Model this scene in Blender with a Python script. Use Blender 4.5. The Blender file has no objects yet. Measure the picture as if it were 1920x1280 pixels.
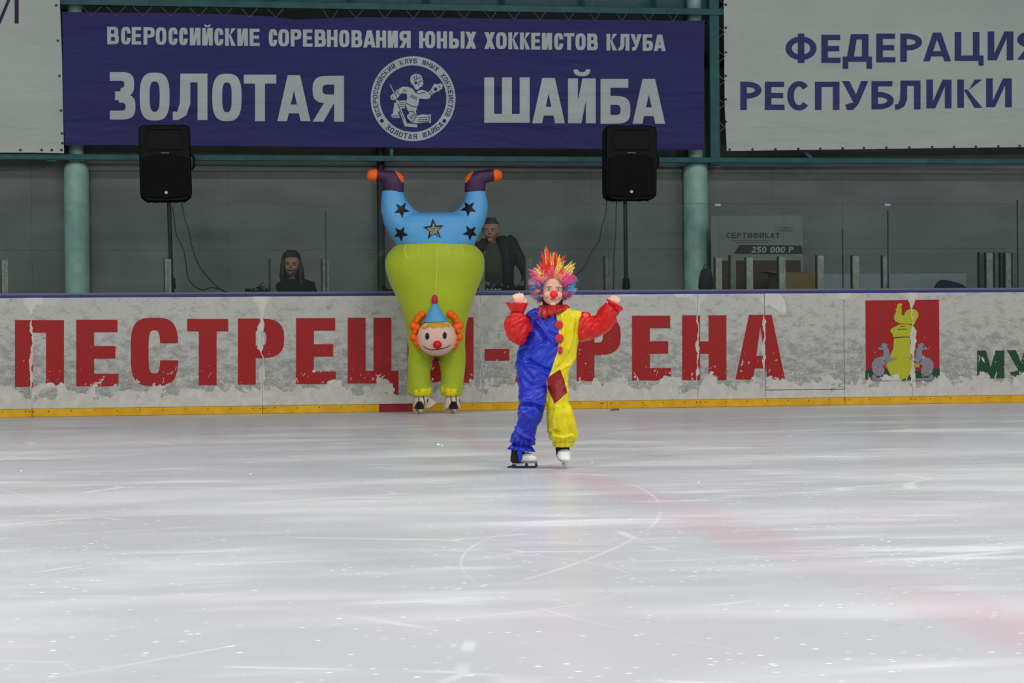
import bpy, bmesh, math, random
from mathutils import Vector, Matrix, noise
from mathutils.bvhtree import BVHTree
random.seed(7)
SC = bpy.context.scene
COL = SC.collection
PI = math.pi

# ------------------------------------------------------------------ camera
FPX, YAW, DC, CAMH, HOR, ROLL = 4000.0, math.radians(9.4), 21.1, 0.83, 611.0, 0.0083
pitch = math.atan((640-HOR)/FPX)
CAM = Vector((-DC*math.sin(YAW), -DC*math.cos(YAW), CAMH))
FH = Vector((math.sin(YAW), math.cos(YAW), 0))      # horizontal viewing direction
RH = Vector((math.cos(YAW), -math.sin(YAW), 0))
ZU = Vector((0, 0, 1))
CF = FH*math.cos(pitch) - ZU*math.sin(pitch)
CU = ZU*math.cos(pitch) + FH*math.sin(pitch)
CX = RH*math.cos(ROLL) - CU*math.sin(ROLL)
CY = RH*math.sin(ROLL) + CU*math.cos(ROLL)
cd = bpy.data.cameras.new('camera'); cam = bpy.data.objects.new('camera', cd); COL.objects.link(cam)
m3 = Matrix((CX, CY, -CF)).transposed()
cam.matrix_world = Matrix.Translation(CAM) @ m3.to_4x4()
cd.sensor_width = 36; cd.lens = 36*FPX/1920; cd.clip_end = 300
SC.camera = cam

def ray(px, py): return CF + CX*((px-960)/FPX) + CY*((640-py)/FPX)
def PY(px, py, Y): r = ray(px, py); return CAM + r*((Y-CAM.y)/r.y)
def PZ(px, py, Z): r = ray(px, py); return CAM + r*((Z-CAM.z)/r.z)
def PD(px, py, d): r = ray(px, py); return CAM + r*(d/r.dot(FH))
def proj(p):
    v = p-CAM; d = v.dot(CF)
    return 960+FPX*v.dot(CX)/d, 640-FPX*v.dot(CY)/d

# ------------------------------------------------------------------ world, exposure, lights
w = bpy.data.worlds.new('world'); SC.world = w; w.use_nodes = True
w.node_tree.nodes['Background'].inputs[0].default_value = (0.55, 0.62, 0.66, 1)
w.node_tree.nodes['Background'].inputs[1].default_value = 0.05
vs = SC.view_settings
vs.view_transform = 'Standard'; vs.look = 'None'; vs.gamma = 1; vs.exposure = 0.62
try: vs.use_curve_mapping = False
except Exception: pass
def area(name, loc, sx, sy, power, color=(1.0, 1.0, 0.99), rx=0, spread=180):
    l = bpy.data.lights.new(name, 'AREA'); l.shape = 'RECTANGLE'; l.size = sx; l.size_y = sy
    l.energy = power; l.color = color; l.spread = math.radians(spread)
    o = bpy.data.objects.new(name, l); o.location = loc; o.rotation_euler = (rx, 0, 0); COL.objects.link(o)
    return o
for lx in (-22, -14, -6, 2, 10, 18):
    for ly, pw in ((-29.5, 560), (-21, 95), (-14, 215), (-7, 125)):
        area('ceiling_lamp', (lx, ly, 7.8), 1.6, 0.5, pw)

# ------------------------------------------------------------------ materials
def lin(c): c /= 255.0; return c/12.92 if c <= 0.04045 else ((c+0.055)/1.055)**2.4
def rgb(*c):
    if len(c) == 1: h = c[0].lstrip('#'); c = [int(h[i:i+2], 16) for i in (0, 2, 4)]
    return (lin(c[0]), lin(c[1]), lin(c[2]), 1)
MATS = {}
class NT:
    """small node-tree helper"""
    def __init__(s, m): m.use_nodes = True; s.t = m.node_tree; s.n = s.t.nodes; s.b = s.n.get('Principled BSDF')
    def add(s, ty, **kw):
        n = s.n.new(ty)
        for k, v in kw.items(): setattr(n, k, v)
        return n
    def link(s, a, b): s.t.links.new(a, b)
    def val(s, sock, v):
        if hasattr(v, 'links') or isinstance(v, bpy.types.NodeSocket): s.link(v, sock)
        else: sock.default_value = v
    def math(s, op, a, b=0.0, c=None, clamp=False):
        n = s.add('ShaderNodeMath', operation=op); n.use_clamp = clamp
        s.val(n.inputs[0], a); s.val(n.inputs[1], b)
        if c is not None: s.val(n.inputs[2], c)
        return n.outputs[0]
    def vmath(s, op, a, b=None):
        n = s.add('ShaderNodeVectorMath', operation=op); s.val(n.inputs[0], a)
        if b is not None: s.val(n.inputs[1], b)
        return n
    def mix(s, f, a, b):
        n = s.add('ShaderNodeMix', data_type='RGBA'); s.val(n.inputs[0], f); s.val(n.inputs[6], a); s.val(n.inputs[7], b)
        return n.outputs[2]
    def noise(s, vec, scale, detail=3, rough=0.55, dist=0.0):
        n = s.add('ShaderNodeTexNoise'); s.link(vec, n.inputs['Vector'])
        n.inputs['Scale'].default_value = scale; n.inputs['Detail'].default_value = detail
        n.inputs['Roughness'].default_value = rough; n.inputs['Distortion'].default_value = dist
        return n.outputs['Fac']
    def ramp(s, f, lo, hi, a=0.0, b=1.0):
        n = s.add('ShaderNodeMapRange'); n.interpolation_type = 'SMOOTHSTEP'
        s.val(n.inputs[0], f); s.val(n.inputs[1], lo); s.val(n.inputs[2], hi); s.val(n.inputs[3], a); s.val(n.inputs[4], b)
        return n.outputs[0]
    def pos(s): return s.add('ShaderNodeNewGeometry').outputs['Position']
    def scalev(s, v, sc, rot=(0, 0, 0), loc=(0, 0, 0)):
        n = s.add('ShaderNodeMapping'); s.link(v, n.inputs[0]); n.inputs['Scale'].default_value = sc
        n.inputs['Rotation'].default_value = rot; n.inputs['Location'].default_value = loc
        return n.outputs[0]
    def bump(s, h, strength, dist=0.01):
        n = s.add('ShaderNodeBump'); n.inputs['Strength'].default_value = strength; n.inputs['Distance'].default_value = dist
        s.link(h, n.inputs['Height']); s.link(n.outputs[0], s.b.inputs['Normal'])
def mat(name, c, rough=0.6, spec=0.5, metal=0.0, var=0.0, vscale=20.0, bump=0.0, bscale=60.0, bdist=0.005, sheen=0.0, coat=0.0, stretch=(1, 1, 1)):
    if name in MATS: return MATS[name]
    m = bpy.data.materials.new(name); t = NT(m); b = t.b
    if isinstance(c, str): c = rgb(c)
    b.inputs['Base Color'].default_value = c; b.inputs['Roughness'].default_value = rough
    b.inputs['Specular IOR Level'].default_value = spec; b.inputs['Metallic'].default_value = metal
    if sheen: b.inputs['Sheen Weight'].default_value = sheen
    if coat: b.inputs['Coat Weight'].default_value = coat; b.inputs['Coat Roughness'].default_value = 0.15
    tc = None
    if var or bump: tc = t.scalev(t.add('ShaderNodeTexCoord').outputs['Object'], stretch)
    if var:
        f = t.ramp(t.noise(tc, vscale, 4), 0.3, 0.7)
        d = tuple(x*(1-var) for x in c[:3])+(1,); l = tuple(min(1, x*(1+var)) for x in c[:3])+(1,)
        t.link(t.mix(f, d, l), b.inputs['Base Color'])
    if bump: t.bump(t.noise(tc, bscale, 3), bump, bdist)
    MATS[name] = m; return m

# ------------------------------------------------------------------ mesh building
class MB:
    def __init__(s): s.V = []; s.F = []; s.M = []; s.mi = 0
    def v(s, p): s.V.append(Vector(p)); return len(s.V)-1
    def f(s, idx): s.F.append(tuple(idx)); s.M.append(s.mi)
    def box(s, a, b, rot=None, c=None):
        x0, y0, z0 = a; x1, y1, z1 = b
        P = [Vector(p) for p in ((x0,y0,z0),(x1,y0,z0),(x1,y1,z0),(x0,y1,z0),(x0,y0,z1),(x1,y0,z1),(x1,y1,z1),(x0,y1,z1))]
        if rot is not None:
            c = Vector(c) if c is not None else (P[0]+P[6])/2
            P = [c + rot @ (p-c) for p in P]
        i = [s.v(p) for p in P]
        for q in ((0,3,2,1),(4,5,6,7),(0,1,5,4),(1,2,6,5),(2,3,7,6),(3,0,4,7)): s.f([i[k] for k in q])
        return s
    def prism(s, pts, ext, back=True):
        n = len(pts); ext = Vector(ext)
        a = [s.v(p) for p in pts]; b = [s.v(Vector(p)+ext) for p in pts]
        s.f(a); s.f(b[::-1])
        for k in range(n): s.f((a[k], b[k], b[(k+1) % n], a[(k+1) % n]))
        return s
    def poly(s, pts): s.f([s.v(p) for p in pts]); return s
    def rings(s, R, cap0=True, cap1=True, closed=True):
        n = len(R[0]); I = [[s.v(p) for p in r] for r in R]
        for a, b in zip(I, I[1:]):
            for k in range(n if closed else n-1): s.f((a[k], a[(k+1) % n], b[(k+1) % n], b[k]))
        if cap0: c = s.v(sum(R[0], Vector())/n); [s.f((c, I[0][(k+1) % n], I[0][k])) for k in range(n)]
        if cap1: c = s.v(sum(R[-1], Vector())/n); [s.f((c, I[-1][k], I[-1][(k+1) % n])) for k in range(n)]
        return s
    def tube(s, pts, rad, n=10, cap=True, closed=False):
        pts = [Vector(p) for p in pts]; m = len(pts)
        if not isinstance(rad, (list, tuple)): rad = [rad]*m
        R = []; up = None
        for i, p in enumerate(pts):
            t = (pts[min(i+1, m-1)]-pts[max(i-1, 0)]).normalized()
            if closed: t = (pts[(i+1) % m]-pts[i-1]).normalized()
            if up is None: up = t.orthogonal().normalized()
            up = (up - t*up.dot(t)).normalized(); sd = t.cross(up)
            R.append([p + (up*math.cos(a)+sd*math.sin(a))*rad[i] for a in (2*PI*k/n for k in range(n))])
        if closed: R.append(R[0]); cap = False
        s.rings(R, cap, cap); return s
    def sphere(s, c, r, nu=20, nv=12, rot=None):
        c = Vector(c)
        if not isinstance(r, (list, tuple, Vector)): r = (r, r, r)
        R = []
        for j in range(nv+1):
            th = PI*(j+0.0)/nv; th = min(max(th, 0.02), PI-0.02)
            ring = []
            for k in range(nu):
                a = 2*PI*k/nu; d = Vector((r[0]*math.sin(th)*math.cos(a), r[1]*math.sin(th)*math.sin(a), -r[2]*math.cos(th)))
                if rot is not None: d = rot @ d
                ring.append(c+d)
            R.append(ring)
        s.rings(R); return s
    def lathe(s, c, prof, n=24, axis=ZU):
        c = Vector(c); ax = Vector(axis).normalized(); u = ax.orthogonal().normalized(); v = ax.cross(u)
        s.rings([[c+ax*h+(u*math.cos(a)+v*math.sin(a))*r for a in (2*PI*k/n for k in range(n))] for h, r in prof]); return s
    def build(s, name, mats, parent=None, smooth=False, angle=40, bevel=0, origin=None, seg=2):
        me = bpy.data.meshes.new(name)
        if parent is not None: org = Vector(parent['_org'])
        elif origin is not None: org = Vector(origin)
        else:
            lo = Vector([min(v[i] for v in s.V) for i in range(3)]); hi = Vector([max(v[i] for v in s.V) for i in range(3)])
            org = Vector(((lo.x+hi.x)/2, (lo.y+hi.y)/2, lo.z))
        me.from_pydata([v-org for v in s.V], [], s.F)
        bm = bmesh.new(); bm.from_mesh(me); bm.normal_update()
        for i, f in enumerate(bm.faces): f.material_index = s.M[i] if i < len(s.M) else 0
        bmesh.ops.recalc_face_normals(bm, faces=bm.faces)
        bm.to_mesh(me); bm.free()
        return link(name, me, mats, parent, org, smooth, angle, bevel, seg)
def link(name, me, mats, parent, org, smooth=False, angle=40, bevel=0, seg=2):
    o = bpy.data.objects.new(name, me); COL.objects.link(o)
    for m in (mats if isinstance(mats, (list, tuple)) else [mats]): me.materials.append(m)
    if parent is not None: o.parent = parent
    else: o.location = org
    o['_org'] = list(org)
    if smooth:
        me.polygons.foreach_set('use_smooth', [True]*len(me.polygons))
        try: me.set_sharp_from_angle(angle=math.radians(angle))
        except Exception: pass
    if bevel:
        b = o.modifiers.new('bevel', 'BEVEL'); b.width = bevel; b.segments = seg; b.limit_method = 'ANGLE'; b.angle_limit = math.radians(35)
    return o
def thing(name, loc, label, cat, group=None):
    o = bpy.data.objects.new(name, None); COL.objects.link(o); o.location = loc; o['_org'] = list(loc)
    o.empty_display_size = 0.1
    return tag(o, label, cat, group)
def tag(o, label, cat, group=None):
    o['label'] = label; o['category'] = cat
    if group: o['group'] = group
    return o
def lab(o, label): o['label'] = label; return o
def struct(o): o['kind'] = 'structure'; return o

def evalmesh(mb, mods):
    me = bpy.data.meshes.new('tmp'); me.from_pydata([tuple(v) for v in mb.V], [], mb.F); me.update()
    bm = bmesh.new(); bm.from_mesh(me); bmesh.ops.recalc_face_normals(bm, faces=bm.faces); bm.to_mesh(me); bm.free()
    o = bpy.data.objects.new('tmp', me); COL.objects.link(o)
    for ty, kw in mods:
        m = o.modifiers.new('m', ty)
        for k, v in kw.items(): setattr(m, k, v)
    dg = bpy.context.evaluated_depsgraph_get(); dg.update()
    r = bpy.data.meshes.new_from_object(o.evaluated_get(dg), depsgraph=dg)
    bpy.data.objects.remove(o); bpy.data.meshes.remove(me)
    return r
def fuse(mb, voxel, smooth=4, fac=0.5):
    """union of closed lofts as one continuous skin (world coordinates)"""
    return evalmesh(mb, [('REMESH', dict(mode='VOXEL', voxel_size=voxel, adaptivity=0)), ('SMOOTH', dict(factor=fac, iterations=smooth))])
def displace(me, fn):
    ns = [v.normal.copy() for v in me.vertices]
    for v, n in zip(me.vertices, ns):
        d = fn(v.co, n)
        if d: v.co += n*d
    me.update()
def finish(me, name, mats, parent, smooth=True, angle=180):
    org = Vector(parent['_org']); me.transform(Matrix.Translation(-org)); me.name = name
    me.materials.clear()
    return link(name, me, mats, parent, org, smooth, angle)

# loft between picture-traced outlines with real thickness.  S = [((xa,ya),(xb,yb),halfdepth,depthshift)]
def loft(mb, S, P, d0, n=28, e=2.0, ruff=None, caps=(True, True), back=FH):
    R = []
    for i, q in enumerate(S):
        (xa, ya), (xb, yb), th = q[0], q[1], q[2]; sh = q[3] if len(q) > 3 else 0.0
        A = P(xa, ya, d0+sh); B = P(xb, yb, d0+sh); c = (A+B)/2; a = (B-A)/2; b = back*th; r = []
        ax = a.cross(b).normalized()
        for k in range(n):
            t = 2*PI*k/n; ct, st = math.cos(t), math.sin(t)
            ct = math.copysign(abs(ct)**(2/e), ct); st = math.copysign(abs(st)**(2/e), st)
            g = 1.0; dz = 0
            if ruff and ruff[i]: am, kk = ruff[i]; g = 1+am*math.sin(kk*t+i*0.7); 
            r.append(c+a*ct*g+b*st*g)
        R.append(r)
    mb.rings(R, *caps); return mb
def nz(p, s, seed=0.0): return noise.noise(Vector((p[0]*s+seed, p[1]*s-seed, p[2]*s+seed*0.37)))
# ------------------------------------------------------------------ lettering: every glyph drawn from strokes in a unit box
def se(t, n): c, s = math.cos(t), math.sin(t); return math.copysign(abs(c)**(2/n), c), math.copysign(abs(s)**(2/n), s)
def arcstrip(cx, cy, a, b, ai, bi, t0, t1, n=2.3, k=14, u0=None, u1=None):
    out = []; u0 = t0 if u0 is None else u0; u1 = t1 if u1 is None else u1
    for i in range(k):
        ta = t0+(t1-t0)*i/k; tb = t0+(t1-t0)*(i+1)/k
        p, q = se(ta, n), se(tb, n); r, s = se(u0+(u1-u0)*i/k, n), se(u0+(u1-u0)*(i+1)/k, n)
        out.append([(cx+a*p[0], cy+b*p[1]), (cx+a*q[0], cy+b*q[1]), (cx+ai*s[0], cy+bi*s[1]), (cx+ai*r[0], cy+bi*r[1])])
    return out
def rc(x0, y0, x1, y1): return [[(x0, y0), (x1, y0), (x1, y1), (x0, y1)]]
def dbowl(x0, x1, y0, y1, v, h, n, flip=False):
    """D shaped bowl opening from x0 (stem side) to x1"""
    xc = x0+(x1-x0)*(0.30 if n < 2.6 else 0.5); b = (y1-y0)/2; cy = (y0+y1)/2
    o = rc(x0, y1-h, xc, y1)+rc(x0, y0, xc, y0+h)+arcstrip(xc, cy, x1-xc, b, max(x1-xc-v, 0.01), b-h, -PI/2, PI/2, n, 12)
    return [[(x0+x1-x, y) for x, y in p] for p in o] if flip else o
def diag(xa, ya, xb, yb, t): return [[(xa-t/2, ya), (xa+t/2, ya), (xb+t/2, yb), (xb-t/2, yb)]]
def glyph(ch, v, h, n=2.3):
    """v: stem width as part of the box width, h: bar height as part of the box height"""
    L = rc(0, 0, v, 1); R = rc(1-v, 0, 1, 1); T = rc(0, 1-h, 1, 1); B = rc(0, 0, 1, h); m = 0.5
    if ch == 'П': return L+R+T
    if ch == 'Е': return L+rc(0, 1-h, .98, 1)+rc(0, m-h/2+.01, .93, m+h/2+.01)+B
    if ch == 'Т': return T+rc(.5-v/2, 0, .5+v/2, 1)
    if ch == 'Н': return L+R+rc(0, m-h/2, 1, m+h/2)
    if ch == 'Ш': return L+R+B+rc(.5-v/2, 0, .5+v/2, 1)
    if ch == 'О' or ch == '0': return arcstrip(.5, .5, .5, .5, .5-v, .5-h, 0, 2*PI, n, 32)
    if ch == 'С':
        if n < 2.6: return arcstrip(.5, .5, .5, .5, .5-v, .5-h, .70, 2*PI-.70, n, 28)
        gy = .125; t = math.asin(min(1, (gy/.5)**(n/2))); u = math.asin(min(1, (gy/(.5-h))**(n/2)))
        return arcstrip(.5, .5, .5, .5, .5-v, .5-h, t, 2*PI-t, n, 40, u, 2*PI-u)
    if ch == 'Р': return L+dbowl(0, 1, .40, 1, v, h, n)
    if ch == 'Ь': return L+dbowl(0, 1, 0, .60, v, h, n)
    if ch == 'Б': return L+rc(0, 1-h, .93, 1)+dbowl(0, 1, 0, .62, v, h, n)
    if ch == 'В': return L+dbowl(0, .94, .5-h/2, 1, v, h, n)+dbowl(0, 1, 0, .5+h/2, v, h, n)
    if ch == 'Ы':
        w2 = .64; q = dbowl(0, w2, 0, .60, v, h, n); return L+q+R
    if ch in 'ИЙ':
        o = L+R+[[(v*.55, 0), (v*1.35, 0), (1-v*.55, 1), (1-v*1.35, 1)]]
        if ch == 'Й': o += arcstrip(.5, 1.20, .30, .15, .14, .06, PI, 2*PI, 2.6, 10)
        return o
    if ch == 'А':
        w2 = v*.99; k = .09 if v > .34 else .35; return [[(0, 0), (w2, 0), (.5+w2*k, 1), (.5-w2*.64, 1)], [(1-w2, 0), (1, 0), (.5+w2*.64, 1), (.5-w2*k, 1)]]+rc(w2*.8, .17, 1-w2*.8, .17+h)
    if ch == 'Л':
        return R+rc(.22, 1-h, 1, 1)+[[(.22, 1), (.22+v, 1), (.22+v, .35), (.20, .35)], [(.20, .35), (.22+v, .35), (.16+v*.8, .10), (.12, .17)], [(.12, .17), (.16+v*.8, .10), (.15, 0), (0, 0)], [(.12, .17), (0, 0), (0, h*.9), (.05, h)]]
    if ch == 'Д':
        return rc(.18, 0.2, .82+.06, .2+h)+rc(0, .2, 1, .2+h)+rc(0, 0, v*.85, .22)+rc(1-v*.85, 0, 1, .22)+rc(.88-v, .2, .88, 1)+rc(.28, 1-h, .88, 1)+[[(.28, 1), (.28+v, 1), (.13+v, .2), (.12, .2)]]
    if ch == 'Ф': return rc(.5-v/2, 0, .5+v/2, 1)+arcstrip(.5, .5, .5, .40, .5-v*.95, .40-h, 0, 2*PI, n, 30)
    if ch == 'Ц': return rc(0, .0, v, 1)+rc(.86-v, 0, .86, 1)+rc(0, 0, 1, h)+rc(1-v*.75, -.17, 1, .02)
    if ch == 'Я': return R+dbowl(0, 1, .40, 1, v, h, n, True)+[[(0, 0), (v*1.1, 0), (.72, .45), (.72-v, .45)]]
    if ch == 'К': return L+[[(v, .5), (v+.02, .36), (1-v*1.15, 1), (1, 1)], [(v, .62), (v+.12, .66), (1, 0), (1-v*1.2, 0)]]
    if ch == 'Х': return [[(0, 0), (v*1.1, 0), (1, 1), (1-v*1.1, 1)], [(1-v*1.1, 0), (1, 0), (v*1.1, 1), (0, 1)]]
    if ch == 'У': return [[(0, 1), (v*1.1, 1), (.60, .40), (.42, .28)], [(1-v*1.1, 1), (1, 1), (.62, .20), (.40, .22)], [(.40, .24), (.62, .20), (.42, 0), (.18, 0)], [(.18, 0), (.12, h), (.40, .26), (.42, 0)]]
    if ch == 'Ю': return rc(0, 0, v, 1)+rc(v*.8, .5-h/2, .5, .5+h/2)+arcstrip(.68, .5, .32, .5, .32-v, .5-h, 0, 2*PI, n, 26)
    if ch == 'З':
        return arcstrip(.42, .27, .58, .27, .58-v, .27-h, -PI*.62, PI*.55, n, 16)+arcstrip(.42, .74, .53, .26, .53-v, .26-h, -PI*.5, PI*.65, n, 16)+rc(.2, .5-h/2, .5, .5+h/2)+rc(.0, 0, .3, h)+rc(0, 1-h, .3, 1)
    if ch == 'М': return L+R+[[(0, 1), (v*1.1, 1), (.5+v*.4, 0), (.5-v*.4, 0)], [(1-v*1.1, 1), (1, 1), (.5+v*.4, 0), (.5-v*.4, 0)]]
    if ch == '-': return rc(0, 0, 1, 1)
    if ch == '2': return arcstrip(.5, .68, .5, .32, .5-v, .32-h, -PI*.12, PI*.92, 2.1, 14)+[[(0, h), (0, 0), (.35, h*.9), (1, .56)], [(0, h), (.35, h*.9), (1, .56), (.82, .70)][::-1]]+B if False else arcstrip(.5, .68, .5, .32, .5-v, .32-h, -PI*.05, PI*.92, 2.1, 14)+[[(0, h*.6), (v*1.2, h*.6), (1, .66), (1-v, .66)]]+B
    if ch == '5': return rc(.1, 1-h, .95, 1)+rc(.1, .5, .1+v, 1)+arcstrip(.45, .32, .5, .32, .5-v, .32-h, -PI*.85, PI*.72, 2.1, 16)
    return rc(0, 0, 1, 1)
from mathutils.geometry import delaunay_2d_cdt
def flat(mb, polys, mapf, ext):
    """union of overlapping outlines as one thin flat piece; mapf turns 2-D into the plane"""
    V, F = [], []
    for p in polys:
        ar = sum(a[0]*b[1]-b[0]*a[1] for a, b in zip(p, p[1:]+p[:1]))
        if abs(ar) < 1e-9: continue
        if ar < 0: p = p[::-1]
        F.append(list(range(len(V), len(V)+len(p)))); V += [Vector((float(x), float(y))) for x, y in p]
    v2, e2, f2, _, _, ids = delaunay_2d_cdt(V, [], F, 1, 1e-5)
    T = [f for f, i in zip(f2, ids) if len(i)]
    cnt = {}
    for f in T:
        for a, b in zip(f, f[1:]+f[:1]): cnt[(a, b)] = cnt.get((a, b), 0)+1
    P3 = [mapf(x, y) for x, y in v2]; ext = Vector(ext)
    A = {}; B = {}
    for i in sorted({i for f in T for i in f}): A[i] = mb.v(P3[i]); B[i] = mb.v(P3[i]+ext)
    for f in T: mb.f([B[i] for i in f]); mb.f([A[i] for i in f[::-1]])
    for (a, b) in cnt:
        if (b, a) not in cnt: mb.f((A[a], A[b], B[b], B[a]))
    return mb
def letters(items, stem, bar, Y, m, parent, n=2.3, slant=0.0, name='letter', ext=(0, -.002, 0), joined=False):
    """items: (char, x0, x1, ytop, ybottom) in picture pixels, printed on the upright plane Y; each letter a part"""
    mb = MB(); o = None
    for ch, x0, x1, yt, yb in items:
        v = stem/(x1-x0); h = bar/(yb-yt)
        if not joined: mb = MB()
        flat(mb, [[(x0+(x1-x0)*(u+slant*w_), yb-(yb-yt)*w_) for u, w_ in poly] for poly in glyph(ch, v, h, n)], lambda x, y: PY(x, y, Y), ext)
        if not joined: o = mb.build(name, m, parent)
    if joined: o = mb.build(name, m, parent); o['kind'] = 'stuff'
    return o
# ================================================================== THE SETTING
FZ = 0.2                      # floor behind the boards
def ice_material():
    m = bpy.data.materials.new('ice'); t = NT(m); b = t.b; p = t.pos()
    big = t.noise(p, 0.35, 4, 0.6)
    base = t.mix(t.ramp(big, 0.35, 0.7), rgb('#b3b6b8'), rgb('#c3c2c7'))
    def streak(rot, sc, scale, lo, hi, detail=5):
        q = t.scalev(p, sc, (0, 0, rot)); return t.ramp(t.noise(q, scale, detail, 0.62, 0.4), lo, hi)
    s1 = streak(0.25, (0.22, 1.0, 1), 1.8, 0.50, 0.74); s2 = streak(-0.5, (0.22, 1.0, 1), 2.6, 0.52, 0.77)
    s3 = streak(1.2, (0.2, 1.0, 1), 3.0, 0.55, 0.8)
    st = t.math('MAXIMUM', t.math('MAXIMUM', s1, s2), s3)
    worn = t.ramp(t.noise(p, 0.5, 3), 0.35, 0.62)
    soft = t.math('MAXIMUM', t.ramp(t.noise(t.scalev(p, (.35, 1, 1), (0, 0, .2)), 1.1, 3, .5, .3), .48, .68), t.ramp(t.noise(t.scalev(p, (.4, 1, 1), (0, 0, -.45)), 0.8, 3, .5, .3), .52, .70))
    base = t.mix(t.math('MULTIPLY', soft, .55), base, rgb('#dededf'))
    base = t.mix(t.math('MULTIPLY', st, t.math('MULTIPLY', worn, 0.6)), base, rgb('#efeff1'))
    # faint pink centre line lying under the ice, square to the boards
    sx = t.add('ShaderNodeSeparateXYZ'); t.link(p, sx.inputs[0])
    dx = t.math('ABSOLUTE', t.math('SUBTRACT', t.math('ADD', sx.outputs[0], t.math('MULTIPLY', t.math('SUBTRACT', t.noise(p, 2.2, 3), 0.5), 0.22)), LINEX))
    line = t.math('MULTIPLY', t.ramp(dx, 0.08, 0.24, 1, 0), t.ramp(t.noise(t.scalev(p, (1, .6, 1)), 0.9, 3), 0.34, 0.62, 0.08, 0.36))
    base = t.mix(line, base, rgb('#c99aa8'))
    pk = t.math('MULTIPLY', t.ramp(t.noise(p, 0.28, 2), 0.48, 0.7), 0.22)
    base = t.mix(pk, base, rgb('#dccbd2'))
    # skate arcs
    arcs = None
    for cx, cy, r, ww in ARCS:
        d = t.vmath('DISTANCE', t.vmath('ADD', p, None).outputs[0], (cx, cy, 0)).outputs[1] if False else None
        vm = t.add('ShaderNodeVectorMath', operation='DISTANCE'); t.link(p, vm.inputs[0]); vm.inputs[1].default_value = (cx, cy, 0)
        a = t.ramp(t.math('ABSOLUTE', t.math('SUBTRACT', vm.outputs['Value'], r)), ww*0.4, ww, 1, 0)
        arcs = a if arcs is None else t.math('MAXIMUM', arcs, a)
    arcs = t.math('MULTIPLY', arcs, t.ramp(t.noise(p, 0.8, 2), 0.42, 0.6, 0.0, 0.24))
    base = t.mix(arcs, base, rgb('#fbfbfb'))
    # fine scratches: thin lines of a distorted cell pattern
    vo = t.add('ShaderNodeTexVoronoi', feature='DISTANCE_TO_EDGE'); vo.inputs['Scale'].default_value = 0.55
    t.link(t.vmath('ADD', p, t.vmath('MULTIPLY', t.add('ShaderNodeTexNoise').outputs['Color'], (0.9, 0.9, 0)).outputs[0]).outputs[0], vo.inputs['Vector'])
    ln = t.math('MULTIPLY', t.ramp(vo.outputs['Distance'], 0.004, 0.012, 1, 0), t.ramp(t.noise(p, 1.3, 2), 0.5, 0.62, 0, 0.35))
    base = t.mix(ln, base, rgb('#f8f8f8'))
    # snow dust
    v2 = t.add('ShaderNodeTexVoronoi'); v2.inputs['Scale'].default_value = 20; t.link(t.scalev(p, (0.7, 1, 1)), v2.inputs['Vector'])
    dust = t.math('MULTIPLY', t.ramp(v2.outputs['Distance'], 0.07, 0.17, 1, 0), t.ramp(t.noise(p, 1.5, 5, 0.75), 0.40, 0.58))
    base = t.mix(t.math('MULTIPLY', dust, .8), base, rgb('#ffffff'))
    t.link(base, b.inputs['Base Color'])
    b.inputs['Specular IOR Level'].default_value = 0.08; b.inputs['IOR'].default_value = 1.31
    snow = t.math('MAXIMUM', t.math('MULTIPLY', st, worn), dust)
    t.link(t.ramp(snow, 0, 1, 0.30, 0.6), b.inputs['Roughness'])
    t.bump(t.math('ADD', t.math('MULTIPLY', t.noise(p, 14, 4), 0.5), snow), 0.12, 0.003)
    return m
LINEX = PY(740, 772, 0).x
_a = [PZ(1238, 1090, 0), PZ(1080, 1230, 0), PZ(1000, 1010, 0), PZ(1320, 1200, 0)]
ARCS = [(_a[0].x-1.05, _a[0].y+0.25, 1.0, 0.009), (_a[1].x-0.9, _a[1].y, 0.85, 0.007), (_a[2].x+4.0, _a[2].y+5.0, 6.5, 0.012),
        (_a[3].x+3, _a[3].y+1.5, 3.4, 0.007), (_a[2].x-7, _a[2].y+3, 8.0, 0.012), (_a[0].x+2, _a[0].y-6, 9.0, 0.014), (-12, -2, 9.5, 0.014), (4, -16, 12.5, 0.015)]
ICE = ice_material()
mb = MB(); mb.box((-36, -31, -0.05), (36, 0.02, 0)); o = mb.build('floor', ICE); struct(o)
CONC = mat('rubber_floor', '#3a3d40', 0.8, var=0.2, vscale=4)
mb = MB(); mb.box((-36, 0.02, -0.05), (36, 4.2, FZ)); o = mb.build('floor', CONC); struct(o)

WALLM = mat('wall_panel_paint', rgb(106, 113, 109), 0.55, 0.3, var=0.14, vscale=1.3, bump=0.15, bscale=30, stretch=(1, 1, 2.5))
DARKM = mat('dark_gap', '#1d2021', 0.9, 0.2)
GREEN = mat('green_steel_paint', rgb(20, 84, 86), 0.45, 0.4, var=0.25, vscale=6)
wb = thing('wall_back', (0, 2.5, FZ), 'grey panelled wall behind the spectator side, under the banners', 'wall'); wb['kind'] = 'structure'
del wb['category']; del wb['label']
zs = PY(700, 468, 2.34).z; ztop = PY(1340, 128, 2.34).z
xl = -30; rnd = random.Random(3)
seams = [PY(x, 460, 2.34).x for x in (-290, 60, 430, 800, 1110, 1450, 1580, 1920, 2250)]
seams = [-32, -20, -12]+seams+[14, 22, 32]
for i in range(len(seams)-1):
    for z0, z1 in ((FZ, zs), (zs, ztop)):
        q = MB(); q.box((seams[i]+0.0005, 2.34, z0+0.001), (seams[i+1]-0.0005, 2.385, z1-0.001)); q.build('panel', WALLM, wb, bevel=0.0006, seg=1)
q = MB(); q.box((-36, 2.385, FZ), (36, 2.5, ztop)); q.build('backing', WALLM, wb)
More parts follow.
